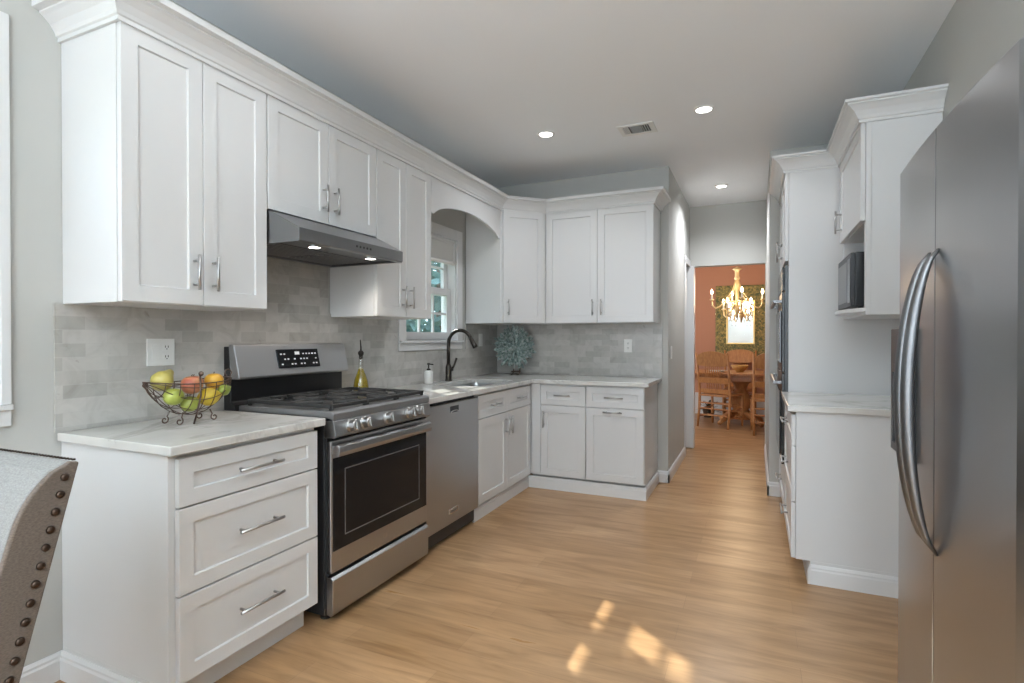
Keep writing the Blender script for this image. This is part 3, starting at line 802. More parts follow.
# ---------------------------------------------------------------- fruit bowl and fruit
bx, by = 0.235, 1.475
root = thing('fruit_bowl', 'brown wire fruit basket with scroll ends on the countertop', 'bowl', (bx, by, CZ))
def hull(t, s):   # t -1..1 along y, s angle -90..90 across; boat shape
    hw = 0.098 * math.sqrt(max(0.0, 1 - abs(t) ** 2.4)); zz = 0.034 + 0.132 * abs(t) ** 2.2
    depth = (0.165 + 0.012 * t * t) - zz
    return Vector((bx + hw * math.sin(s), by + 0.175 * t, CZ + zz + depth * (1 - math.cos(s))))
b = MB()
for sgn in (-1, 1):
    for f in (1.0, 0.92):
        b.tube([hull(-1 + 2 * i / 24, sgn * PI / 2 * f) for i in range(25)], 0.0026 if f == 1.0 else 0.0018, 6)
for s in (-60, -35, -12, 12, 35, 60):
    b.tube([hull(-1 + 2 * i / 24, math.radians(s)) for i in range(25)], 0.0016, 6)
for t in (-0.8, -0.55, -0.27, 0.0, 0.27, 0.55, 0.8):
    b.tube([hull(t, math.radians(-90 + 180 * i / 16)) for i in range(17)], 0.0018, 6)
obj('wire_body', b, 'wire', root, smooth=True)
def spiral(c, u, v, r0, r1, a0, a1, n=28):
    c, u, v = Vector(c), Vector(u), Vector(v)
    return [c + (u * math.cos(a0 + (a1 - a0) * i / n) + v * math.sin(a0 + (a1 - a0) * i / n)) * (r0 + (r1 - r0) * i / n) for i in range(n + 1)]
for s in (-1, 1):
    b = MB(); zt = CZ + 0.17
    if s > 0:
        b.tube([(bx, by + 0.15, CZ + 0.115), (bx, by + 0.172, CZ + 0.15), (bx, by + 0.190, CZ + 0.19)] + spiral((bx, by + 0.172, CZ + 0.192), (0, 1, 0), (0, 0, 1), 0.021, 0.010, 0, PI * 1.35), 0.0026, 8)
    else:
        b.tube([(bx, by - 0.15, CZ + 0.115), (bx, by - 0.172, CZ + 0.15), (bx, by - 0.186, CZ + 0.165)] + spiral((bx, by - 0.176, CZ + 0.166), (0, -1, 0), (0, 0, 1), 0.010, 0.003, 0, PI * 2.2), 0.003, 8)
    obj('end_scroll', b, 'wire', root, smooth=True)
for sx_ in (-1, 1):
    for sy_ in (-1, 1):
        c = (bx + 0.045 * sx_, by + 0.075 * sy_, CZ + 0.0187)
        b = MB(); b.tube([(bx + 0.040 * sx_, by + 0.058 * sy_, CZ + 0.052)] + spiral(c, (0, -sy_, 0), (0, 0, -1), 0.016, 0.004, -PI * 0.3, PI * 1.9), 0.0026, 8)
        obj('foot_scroll', b, 'wire', root, smooth=True)
b = MB(); b.tube([(bx + 0.066, by - 0.03, CZ + 0.004), (bx + 0.085, by - 0.03, CZ + 0.05), (bx + 0.108, by - 0.03, CZ + 0.12), (bx + 0.104, by - 0.03, CZ + 0.20)], 0.0035, 8); b.ball((bx + 0.104, by - 0.026, CZ + 0.205), 0.010); obj('front_scroll', b, 'wire', root, smooth=True)

def fruit(name, label, cat, c, prof_r, m, kind='round', axis=(0, 0, 1)):
    c = Vector(c); b = MB(); r = prof_r
    if kind == 'round':
        pr = []
        for i in range(13):
            t = -PI / 2 + PI * i / 12
            pr.append((r * math.cos(t) * (1.0 + 0.03 * math.sin(t)), r * 0.93 * math.sin(t) - (0.10 * r * math.exp(-(math.cos(t) / 0.35) ** 2) if t > 0 else -0.05 * r * math.exp(-(math.cos(t) / 0.3) ** 2))))
        b.lathe(c, pr, 18, axis)
    elif kind == 'pear':
        b.lathe(c, [(0.25 * r, -1.0 * r), (0.75 * r, -0.85 * r), (1.0 * r, -0.35 * r), (0.93 * r, 0.15 * r), (0.62 * r, 0.75 * r), (0.46 * r, 1.15 * r), (0.36 * r, 1.45 * r), (0.12 * r, 1.58 * r)], 18, axis)
    else:   # lemon
        b.lathe(c, [(0.10 * r, -1.32 * r), (0.22 * r, -1.18 * r), (0.62 * r, -0.85 * r), (0.92 * r, -0.4 * r), (1.0 * r, 0), (0.92 * r, 0.4 * r), (0.62 * r, 0.85 * r), (0.24 * r, 1.16 * r), (0.12 * r, 1.32 * r)], 18, axis)
    root = thing(name, label, cat, c - Z * r * 0.9)
    obj('flesh', b, m, root, smooth=True)
    if kind != 'lemon':
        A = Vector(axis).normalized(); h = 1.5 * r if kind == 'pear' else 0.78 * r
        b = MB(); b.tube([c + A * h, c + A * (h + 0.006), c + A * (h + 0.010) + Vector((0.002, 0.002, 0))], 0.0018, 6); obj('stem', b, 'bark', root)
    return root
fruit('green_apple', 'green apple at the near end of the wire basket', 'apple', (bx + 0.040, by - 0.095, CZ + 0.118), 0.037, 'gapple')
fruit('green_apple', 'yellow green apple low in the front of the basket below the red peach', 'apple', (bx + 0.034, by - 0.024, CZ + 0.082), 0.035, 'gapple')
fruit('pear', 'large yellow pear lying on top at the near end of the basket', 'pear', (bx - 0.008, by - 0.105, CZ + 0.182), 0.040, 'pear', 'pear', (-0.4, 0.75, 0.45))
fruit('peach', 'red peach on top in the middle of the basket', 'peach', (bx + 0.040, by - 0.020, CZ + 0.158), 0.041, 'peach')
fruit('lemon', 'big yellow lemon in the middle of the basket front', 'lemon', (bx + 0.040, by + 0.054, CZ + 0.103), 0.038, 'lemon', 'lemon', (0.35, 1, 0.15))
fruit('orange', 'orange on top at the end of the basket nearest the range', 'orange', (bx + 0.002, by + 0.106, CZ + 0.163), 0.038, 'orange')
fruit('lime', 'green lime below the orange in the wire basket', 'lime', (bx + 0.048, by + 0.118, CZ + 0.125), 0.024, 'lime', 'lemon', (0.2, 1, 0.5))
fruit('red_apple', 'dark red apple behind the lemon in the basket', 'apple', (bx - 0.034, by + 0.040, CZ + 0.155), 0.038, 'peach')
fruit('green_apple', 'green apple deep at the back of the wire basket', 'apple', (bx - 0.040, by - 0.040, CZ + 0.110), 0.034, 'lime')

# ---------------------------------------------------------------- upper cabinets, left run
def upper(label, y0, y1, z0, ndoors, hs, hz, loc):
    root = thing('wall_cabinet', label, 'cabinet', loc)
    b = MB(); b.box((0.002, y0, z0), (DU - 0.022, y1, ZT))
    obj('carcass', b, 'cab', root, 0.0015)
    w = (y1 - y0 - 0.006 - 0.003 * (ndoors - 1)) / ndoors
    for i in range(ndoors):
        yy = y0 + 0.003 + i * (w + 0.003)
        d = shaker('door', root, (DU - 0.020, yy, z0 + 0.003), FX, w, ZT - z0 - 0.006)
        pull(d, (DU, yy + (w - 0.038 if i == 0 else 0.038), hz), (0, 0, 1), (1, 0, 0), 0.135)
    return root
U0, U1, U2, U3 = 1.145, 1.760, 2.523, 3.10
upper('tall white double wall cabinet above the fruit bowl', U0, U1, ZU, 2, 0, 1.51, (0.17, 1.44, ZU))
upper('short white double wall cabinet over the steel range hood', U1 + 0.001, U2 - 0.001, 1.832, 2, 0, 1.957, (0.17, 2.13, 1.832))
upper('white double wall cabinet between range hood and window', U2, U3, ZU, 2, 0, 1.507, (0.17, 2.8, ZU))
# arched valance over the sink window
b = MB()
V0, V1 = U3 + 0.001, 4.182
out = [(V0, ZT), (V0, 2.100), (V0 + 0.035, 2.100)]
n = 24
for i in range(n + 1):
    u = i / n; out.append((V0 + 0.05 + (V1 - V0 - 0.10) * u, 2.112 + 0.094 * (4 * u * (1 - u)) ** 0.75))
out += [(V1 - 0.040, 2.103), (V1, 2.103), (V1, ZT)]
b.plate(out, [], lambda u, v, t: (t, u, v), DU - 0.022, DU - 0.002)
tag(obj('valance', b, 'cab'), 'white arched valance board bridging the cabinets over the sink window', 'valance')

# corner wall cabinet with angled door
CY = 4.183
cx2 = YB - CY      # 0.647
root = thing('corner_wall_cabinet', 'white wall cabinet set diagonally in the corner above the glass rosette', 'cabinet', (0.3, 4.5, ZU))
b = MB(); ins = 0.02
b.prism([(0.012, CY, ZU), (DU - 0.006, CY, ZU), (cx2 - 0.002, YB - DU + 0.006, ZU), (cx2 - 0.002, YB - 0.012, ZU), (0.012, YB - 0.012, ZU)], (0, 0, ZT - ZU))
obj('carcass', b, 'cab', root, 0.0015)
p0 = Vector((DU - 0.006, CY, ZU)); p1 = Vector((cx2 - 0.002, YB - DU + 0.006, ZU)); dl = (p1 - p0); wl = dl.length; du_ = dl.normalized()
F_ = dict(U=du_, N=Vector((du_.y, -du_.x, 0)))
d = shaker('door', root, p0 + du_ * 0.022 + Vector((0, 0, 0.003)) + F_['N'] * 0.001, F_, wl - 0.044, ZT - ZU - 0.006)
pull(d, p0 + du_ * 0.062 + Vector((0, 0, 0.135)) + F_['N'] * 0.021, (0, 0, 1), F_['N'], 0.135)
# back wall cabinet
root = thing('wall_cabinet', 'white double wall cabinet on the far wall beside the hallway', 'cabinet', (1.1, YB - 0.15, ZU))
b = MB(); b.box((cx2 + 0.001, YB - DU + 0.022, ZU), (XE + 0.02, YB - 0.012, ZT)); obj('carcass', b, 'cab', root, 0.0015)
w = (XE + 0.02 - cx2 - 0.009) / 2
for i in range(2):
    xx = cx2 + 0.004 + i * (w + 0.003)
    d = shaker('door', root, (xx, YB - DU + 0.020, ZU + 0.003), FY, w, ZT - ZU - 0.006)
    pull(d, (xx + (w - 0.036 if i == 0 else 0.036), YB - DU, 1.513), (0, 0, 1), (0, -1, 0), 0.135)

# crown moulding swept along a path of (x, y); outward side on the right of travel
def crown(label, path, proj=0.088, h=0.112, z0=ZT - 0.010, side=1):
    prof = [(0.0, 0.0), (0.010, 0.0), (0.010, 0.014), (0.016, 0.018), (0.020, 0.030), (0.034, 0.052), (0.056, 0.072), (0.066, 0.078), (0.066, 0.084), (proj, 0.088), (proj, h), (0.0, h)]
    P = [Vector(p) for p in path]; rings = []
    for i, p in enumerate(P):
        ns = []
        if i > 0: t = (P[i] - P[i - 1]).normalized(); ns.append(Vector((t.y, -t.x)) * side)
        if i < len(P) - 1: t = (P[i + 1] - P[i]).normalized(); ns.append(Vector((t.y, -t.x)) * side)
        m = ns[0] if len(ns) == 1 else (ns[0] + ns[1]) / (1 + ns[0].dot(ns[1]))
        rings.append([(p.x + m.x * a, p.y + m.y * a, z0 + z) for a, z in prof])
    b = MB(); b.ring(rings)
    return tag(obj('crown_molding', b, 'cab'), label, 'molding')
e = 0.001
crown('white crown molding along the cabinet tops from the fruit bowl end round the corner', [(0.002, U0 - e), (DU + e, U0 - e), (DU + e, CY + 0.004), (cx2 + 0.004, YB - DU - e), (XE + 0.021, YB - DU - e), (XE + 0.021, YB - 0.002)])

# ---------------------------------------------------------------- range hood
root = thing('range_hood', 'slim stainless under cabinet range hood with two lit lamps', 'range hood', (0.25, 2.13, 1.68))
H0, H1 = 1.763, 2.519
b = MB()
prof = [(0.012, 1.831), (0.345, 1.831), (0.368, 1.824), (0.522, 1.746), (0.537, 1.738), (0.537, 1.684), (0.530, 1.678), (0.505, 1.678), (0.505, 1.690), (0.04, 1.690), (0.04, 1.678), (0.012, 1.678)]
b.prism([(x, H0, z) for x, z in prof], (0, H1 - H0, 0))
for ya, yb in ((H0, H0 + 0.02), (H1 - 0.02, H1)): b.box((0.03, ya, 1.678), (0.51, yb, 1.692))
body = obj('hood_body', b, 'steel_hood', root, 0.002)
for ya in (H0 + 0.05, (H0 + H1) / 2 + 0.01):
    b = MB(); b.plate(rectl(0.07, 0.36, ya, ya + 0.315), [], lambda u, v, t: (u, v, t), 1.685, 1.690)
    for k in range(9): b.box((0.08 + k * 0.031, ya + 0.01, 1.682), (0.095 + k * 0.031, ya + 0.305, 1.686))
    obj('grease_filter', b, 'cookgrey', root)
for yy in (1.962, 2.372):
    b = MB(); b.lathe((0.430, yy, 1.690), [(0.034, 0), (0.034, -0.004), (0.028, -0.005)], 20); rim = obj('lamp_rim', b, 'chrome', root)
    b = MB(); b.lathe((0.430, yy, 1.6895), [(0.027, 0), (0.026, -0.0045), (0.0, -0.005)], 20); obj('lamp_lens', b, 'hoodled', rim)
    lamp('hood_lamp_light', 'SPOT', (0.430, yy, 1.675), 5.5, (1.0, 0.88, 0.76), aim=(-0.12, 0, -1), spot_size=2.0, spot_blend=0.9, shadow_soft_size=0.03)
b = MB()
for k in range(5): b.lathe((0.5372, 2.135 + k * 0.026 - 0.0, 1.711), [(0.006, 0), (0.006, 0.002), (0, 0.0025)], 10, (1, 0, 0))
obj('buttons', b, 'slot', root)

# ---------------------------------------------------------------- right side: base, wall cabinet, microwave, ovens
Q0, Q1 = 3.15, 3.905
ZR = 2.325        # top of the right-hand wall cabinets
root = thing('base_cabinet', 'white base cabinet with a plain end panel beside the refrigerator', 'cabinet', (2.85, 3.5, 0))
b = MB(); b.box((2.60, Q0, 0), (3.138, Q1, 0.114)); obj('toe_kick', b, 'cab', root)
b = MB(); b.box((2.533, Q0, 0.114), (3.138, Q1, CZ - CT)); obj('carcass', b, 'cab', root, 0.0015)
w = Q1 - Q0 - 0.008
for z0, h in ((0.118, 0.285), (0.409, 0.285), (0.700, 0.160)):
    d = shaker('drawer', root, (2.531, Q0 + 0.004, z0), FM, w, h, st=0.052)
    pull(d, (2.511, (Q0 + Q1) / 2, z0 + h / 2), (0, 1, 0), (-1, 0, 0), 0.19)
bboard('baseboard_cabinet_right', [((2.598, Q0), (XR, Q0), (0, -1)), ((2.60, Q0 - 0.014), (2.60, Q1), (-1, 0))], 0.098)
b = MB(); b.box((2.492, Q0 - 0.030, CZ - CT), (XR - 0.002, Q1 - 0.001, CZ))
tag(obj('countertop', b, 'quartz', None, 0.004), 'white stone countertop with pale veins beside the refrigerator', 'countertop')

XU = 2.834     # face of the right wall cabinet
root = thing('microwave_cabinet', 'white wall cabinet with one door over an open microwave niche', 'cabinet', (2.98, 3.5, 1.37))
b = MB()
b.box((XU, Q0, 1.37), (3.138, Q0 + 0.02, ZR)); b.box((XU, Q1 - 0.02, 1.37), (3.138, Q1 - 0.001, ZR))
b.box((XU, Q0 + 0.02, 1.835), (3.138, Q1 - 0.02, ZR)); b.box((3.12, Q0 + 0.02, 1.40), (3.138, Q1 - 0.02, 1.835))
b.box((XU - 0.001, Q0 - 0.004, 1.37), (XU + 0.022, Q0 + 0.036, ZR - 0.001))
b.box((XU, Q0 + 0.02, 1.37), (3.138, Q1 - 0.02, 1.40))
obj('carcass', b, 'cab', root, 0.0015)
d = shaker('door', root, (XU - 0.002, Q0 + 0.012, 1.838), FM, Q1 - Q0 - 0.03, ZR - 1.842)
pull(d, (XU - 0.022, Q1 - 0.10, 1.955), (0, 0, 1), (-1, 0, 0), 0.135)
b = MB()
pts = [(XU + 0.002, Q0 + 0.002)] + [(XU + 0.002 - 0.085 * (math.sin(PI * i / 16)) ** 0.8, Q0 + 0.002 + (Q1 - Q0 - 0.006) * i / 16) for i in range(1, 16)] + [(XU + 0.002, Q1 - 0.004)]
b.prism([(x, y, 1.385) for x, y in pts], (0, 0, 0.022)); obj('bowed_shelf', b, 'cab', root, 0.004)
crown('white crown molding on the microwave cabinet next to the refrigerator', [(3.138, Q0 - e), (XU - 0.022, Q0 - e), (XU - 0.022, Q1 - 0.003)], z0=ZR - 0.010, side=-1, proj=0.078, h=0.100)

mx0, my0, my1, mz0, mz1 = 2.788, 3.275, 3.745, 1.409, 1.70
root = thing('microwave', 'small black microwave oven with a grey window, in the open niche', 'microwave', (2.95, 3.51, mz0))
b = MB(); b.box((mx0 + 0.02, my0, mz0 + 0.010), (3.10, my1, mz1)); obj('case', b, 'black', root, 0.004)
b = MB(); b.box((mx0, my0 + 0.002, mz0 + 0.012), (mx0 + 0.02, my1 - 0.002, mz1 - 0.002)); md = obj('front', b, 'darksteel', root, 0.003)
b = MB(); b.box((mx0 - 0.002, my0 + 0.13, mz0 + 0.04), (mx0 + 0.001, my1 - 0.03, mz1 - 0.035)); obj('door_window', b, 'cookgrey', md)
b = MB(); b.box((mx0 - 0.002, my0 + 0.012, mz0 + 0.03), (mx0 + 0.001, my0 + 0.10, mz1 - 0.03)); obj('keypad', b, 'blackglass', md)
for xx in (mx0 + 0.05, 3.06):
    for yy in (my0 + 0.04, my1 - 0.04):
        b = MB(); b.lathe((xx, yy, mz0 - 0.001), [(0.012, 0), (0.012, 0.012)], 10); obj('foot', b, 'black', root)

T0, T1 = 3.910, 4.755
root = thing('oven_tower', 'tall white cabinet tower that houses the double wall oven', 'cabinet', (2.83, 4.33, 0))
b = MB()
b.box((2.60, T0, 0), (3.138, T1, 0.11)); obj('toe_kick', b, 'cab', root)
b = MB()
b.box((2.533, T0, 0.11), (3.138, T0 + 0.02, ZR)); b.box((2.533, T1 - 0.02, 0.11), (3.138, T1, ZR)); b.box((3.12, T0 + 0.02, 0.11), (3.138, T1 - 0.02, ZR))
b.box((2.533, T0 + 0.02, 0.11), (3.12, T1 - 0.02, 0.42)); b.box((2.533, T0 + 0.02, 1.73), (3.12, T1 - 0.02, ZR))
obj('carcass', b, 'cab', root, 0.0015)
wt = (T1 - T0 - 0.011) / 2
for i in range(2):
    yy = T0 + 0.004 + i * (wt + 0.003)
    d = shaker('door', root, (2.531, yy, 1.752), FM, wt, ZR - 1.756)
    pull(d, (2.511, yy + (wt - 0.036 if i == 0 else 0.036), 1.87), (0, 0, 1), (-1, 0, 0), 0.135)
d = shaker('drawer', root, (2.531, T0 + 0.004, 0.118), FM, T1 - T0 - 0.008, 0.285)
pull(d, (2.511, (T0 + T1) / 2, 0.26), (0, 1, 0), (-1, 0, 0), 0.19)
crown('white crown molding on the tall oven tower', [(3.138, T0 - e), (2.511, T0 - e), (2.511, T1 + 0.018)], z0=ZR - 0.010, side=-1, proj=0.078, h=0.100)

root = thing('wall_oven', 'black and steel double wall oven with bar handles in the tall cabinet', 'oven', (2.8, 4.33, 0.42))
b = MB(); b.box((2.512, T0 + 0.022, 0.423), (3.10, T1 - 0.022, 1.727)); obj('body', b, 'black', root)
b = MB(); b.box((2.497, T0 + 0.018, 1.565), (2.511, T1 - 0.018, 1.715)); obj('control_panel', b, 'blackglass', root, 0.003)
for z0, z1 in ((1.035, 1.555), (0.435, 1.025)):
    b = MB(); b.box((2.495, T0 + 0.018, z0), (2.511, T1 - 0.018, z1)); od = obj('oven_door', b, 'black', root, 0.003)
    b = MB(); b.box((2.492, T0 + 0.06, z0 + 0.06), (2.484, T1 - 0.06, z1 - 0.12)); obj('door_glass', b, 'blackglass', od)
    b = MB(); b.cyl((2.455, T0 + 0.03, z1 - 0.060), (2.455, T1 - 0.03, z1 - 0.060), 0.013, 14)
    for yy in (T0 + 0.06, T1 - 0.06): b.box((2.455, yy - 0.010, z1 - 0.070), (2.497, yy + 0.010, z1 - 0.050))
    obj('handle', b, 'steel_handle', od, 0.002)

# ---------------------------------------------------------------- refrigerator
root = thing('refrigerator', 'side by side stainless steel refrigerator with two bowed handles', 'refrigerator', (3.1, 1.65, 0))
F0, F1, FS = 1.195, 2.115, 1.662
b = MB(); b.box((2.850, F0 + 0.004, 0.03), (3.55, F1 - 0.004, 1.765)); obj('body', b, 'darksteel', root, 0.004)
for yy in (F0 + 0.06, F1 - 0.06):
    b = MB(); b.lathe((2.93, yy, 0), [(0.025, 0), (0.025, 0.032)], 12); obj('foot', b, 'black', root)
def fdoor(name, y0, y1):
    b = MB(); pts = [(2.845, y0), (2.845, y1)]
    n = 14
    for i in range(n + 1):
        t = i / n; y = y1 + (y0 - y1) * t
        edge = min(abs(y - F0), abs(y - F1))
        rnd = 0.012 * (1 - min(1, edge / 0.016)) ** 2
        bow = 0.014 * (1 - (2 * ((y - F0) / (F1 - F0)) - 1) ** 2)
        pts.append((2.762 - bow + rnd, y))
    b.prism([(x, y, 0.06) for x, y in pts], (0, 0, 1.72))
    return obj(name, b, 'steel_fridge', root, 0.003)
fz = fdoor('freezer_door', FS + 0.003, F1); fr = fdoor('fridge_door', F0, FS - 0.003)
b = MB(); b.box((2.7488, FS - 0.0029, 0.062), (2.849, FS + 0.0029, 1.7785)); obj('seam_shade_strip', b, 'black', root)  # black strip put in the door seam, standing in for its shade
b = MB(); b.box((2.85, F0 + 0.01, 0.03), (2.868, F1 - 0.01, 0.058)); obj('kick_grille', b, 'black', root)
def bowhandle(parent, y):
    b = MB(); rings = []; n = 26; z0, z1 = 0.725, 1.475
    for i in range(n + 1):
        t = i / n; z = z0 + (z1 - z0) * t; q = (4 * t * (1 - t)) ** 0.62
        x = 2.748 - 0.062 * q; w = 0.006 + 0.014 * q ** 0.7; th = 0.005 + 0.010 * q
        rings.append([(x + th * math.cos(a) , y + w * math.sin(a), z) for a in [2 * PI * k / 12 for k in range(12)]])
    b.ring(rings)
    return obj('handle', b, 'steel_handle', parent, smooth=True)
bowhandle(fz, FS + 0.040); bowhandle(fr, FS - 0.030)
b = MB()
b.plate(rectl(1.835, 2.085, 0.905, 1.285), [rectl(1.858, 2.062, 0.93, 1.15)], lambda u, v, t: (t, u, v), 2.738, 2.770)
b.box((2.760, 1.850, 0.93), (2.770, 2.070, 1.15)); b.box((2.735, 1.862, 1.175), (2.739, 2.058, 1.265))
obj('water_dispenser', b, 'black', fz, 0.002)
for yy in (F0 + 0.045, F1 - 0.045):
    b = MB(); b.box((2.80, yy - 0.035, 1.766), (2.90, yy + 0.035, 1.790)); obj('hinge_cover', b, 'black', root, 0.004)

# ---------------------------------------------------------------- upholstered chair in the foreground
def side_chair():
    """built facing -y with its rear right top corner at a known place, then turned"""
    root = thing('dining_chair', 'grey linen upholstered chair with bronze nailheads beside the drawer cabinet', 'chair', (0, 0, 0))
    W = 0.50; th = 0.095; lean = math.tan(math.radians(14.5)); zt, zs = 0.985, 0.47
    yb = lambda z: (z - zt) * lean        # rear face line, top at y = 0
    # side outline of the backrest (y, z): rear straight, front rolls in at the top
    prof = [(yb(0.30), 0.30), (yb(zt), zt), (yb(zt) - 0.018, zt + 0.004)]
    for i in range(9):
        t = i / 8; z = zt - 0.002 - 0.12 * t ** 1.2
        prof.append((yb(z) - 0.028 - 0.062 * math.sin(t * PI / 2) ** 0.7, z))
    prof += [(yb(0.55) - 0.098, 0.55), (yb(0.30) - 0.100, 0.30)]
    b = MB(); b.prism([(-W + 0.014, y, z) for y, z in prof], (W - 0.028, 0, 0)); bk = obj('backrest', b, 'linen', root, 0.006)
    for x0 in (-0.014, -W):
        b = MB(); b.prism([(x0, y, z) for y, z in prof], (0.014, 0, 0)); sp = obj('side_panel', b, 'linen_side', root, 0.004)
        if x0 < -0.1: continue
        for i in range(19):
            z = zt - 0.028 - i * 0.0348
            b = MB(); b.lathe((0.0, yb(z) - 0.022, z), [(0.0088, 0.0), (0.0076, 0.0035), (0.0045, 0.0056), (0, 0.0062)], 12, (1, 0, 0)); nl = obj('nailhead', b, 'nail', sp, smooth=True)
    b = MB()
    for i in range(40): b.box((-W + 0.02 + i * 0.0118, yb(zt) - 0.006, zt + 0.002), (-W + 0.027 + i * 0.0118, yb(zt) - 0.001, zt + 0.006))
    obj('top_stitching', b, 'nail', bk)
    yr = yb(0.47)
    b = MB(); b.box((-W + 0.005, yr - 0.56, 0.36), (-0.005, yr - 0.02, 0.48)); obj('seat', b, 'linen', root, 0.025, seg=3)
    for xx in (-W + 0.04, -0.04):
        for yy, sl in ((yr - 0.52, 0.0), (yr - 0.045, 0.06)):
            b = MB(); b.ring([[(xx + a, yy + c + sl, 0) for a, c in ((-.018, -.018), (.018, -.018), (.018, .018), (-.018, .018))], [(xx + a, yy + c, 0.365) for a, c in ((-.023, -.023), (.023, -.023), (.023, .023), (-.023, .023))]])
            obj('leg', b, 'oakdark', root)
    return root
ch = side_chair()
ch.location = (0.985, 0.695, 0.0); ch.rotation_euler = (0, 0, math.radians(2))

# ---------------------------------------------------------------- ceiling fixtures
def downlight(label, x, y, e=25):
    root = thing('recessed_light', label, 'ceiling light', (x, y, ZC))
    b = MB(); b.lathe((x, y, ZC), [(0.062, 0.0), (0.062, -0.006), (0.050, -0.008), (0.046, -0.002)], 28); obj('trim_ring', b, 'plastic', root)
    b = MB(); b.lathe((x, y, ZC - 0.001), [(0.046, 0), (0.046, -0.003), (0, -0.0035)], 24); obj('lens', b, 'led', root)
    lamp('recessed_light_beam', 'SPOT', (x, y, ZC - 0.02), e, (0.93, 0.96, 1.0), aim=(0, 0, -1), spot_size=2.6, spot_blend=0.9, shadow_soft_size=0.05)
downlight('lit recessed ceiling light nearest the sink window', 0.945, 3.70)
downlight('lit recessed ceiling light between the vent and the microwave cabinet', 2.03, 3.72)
downlight('lit recessed ceiling light at the hallway end', 2.03, 5.67, 80)
for x, y in ((0.945, 1.6), (2.03, 1.6), (0.945, -0.6), (2.03, -0.6)):
    downlight('lit recessed ceiling light over the near half of the kitchen', x, y, 16 if y > 0 else 7)
for o in [o for o in COL.objects if o.get('label') == 'lit recessed ceiling light over the near half of the kitchen']:
    o['group'] = 'recessed lights behind the photographer'

root = thing('ceiling_vent', 'white slatted air register in the ceiling between two recessed lights', 'vent', (1.57, 3.87, ZC))
vx0, vx1, vy0, vy1 = 1.445, 1.695, 3.775, 3.975
b = MB(); b.plate(rectl(vx0, vx1, vy0, vy1), [rectl(vx0 + 0.03, vx1 - 0.03, vy0 + 0.03, vy1 - 0.03)], lambda u, v, t: (u, v, t), ZC - 0.007, ZC - 0.0005); obj('frame', b, 'plastic', root, 0.002)
b = MB(); b.box((vx0 + 0.03, vy0 + 0.03, ZC - 0.0015), (vx1 - 0.03, vy1 - 0.03, ZC - 0.0005)); obj('backing', b, 'slot', root)
b = MB()
for k in range(4):
    xx = vx0 + 0.034 + k * 0.011; b.obox((xx, (vy0 + vy1) / 2, ZC - 0.005), (0.8, 0, 0.6), (0, 1, 0), (-0.6, 0, 0.8), 0.004, 0.068, 0.0006)
    xx = vx1 - 0.034 - k * 0.016; b.obox((xx, (vy0 + vy1) / 2, ZC - 0.005), (0.8, 0, -0.6), (0, 1, 0), (0.6, 0, 0.8), 0.005, 0.068, 0.0006)
for k in range(9):
    yy = vy0 + 0.036 + k * 0.016; b.obox(((vx0 + vx1) / 2 - 0.004, yy, ZC - 0.005), (1, 0, 0), (0, 0.8, 0.6), (0, -0.6, 0.8), 0.040, 0.0045, 0.0006)
obj('slats', b, 'plastic', root)

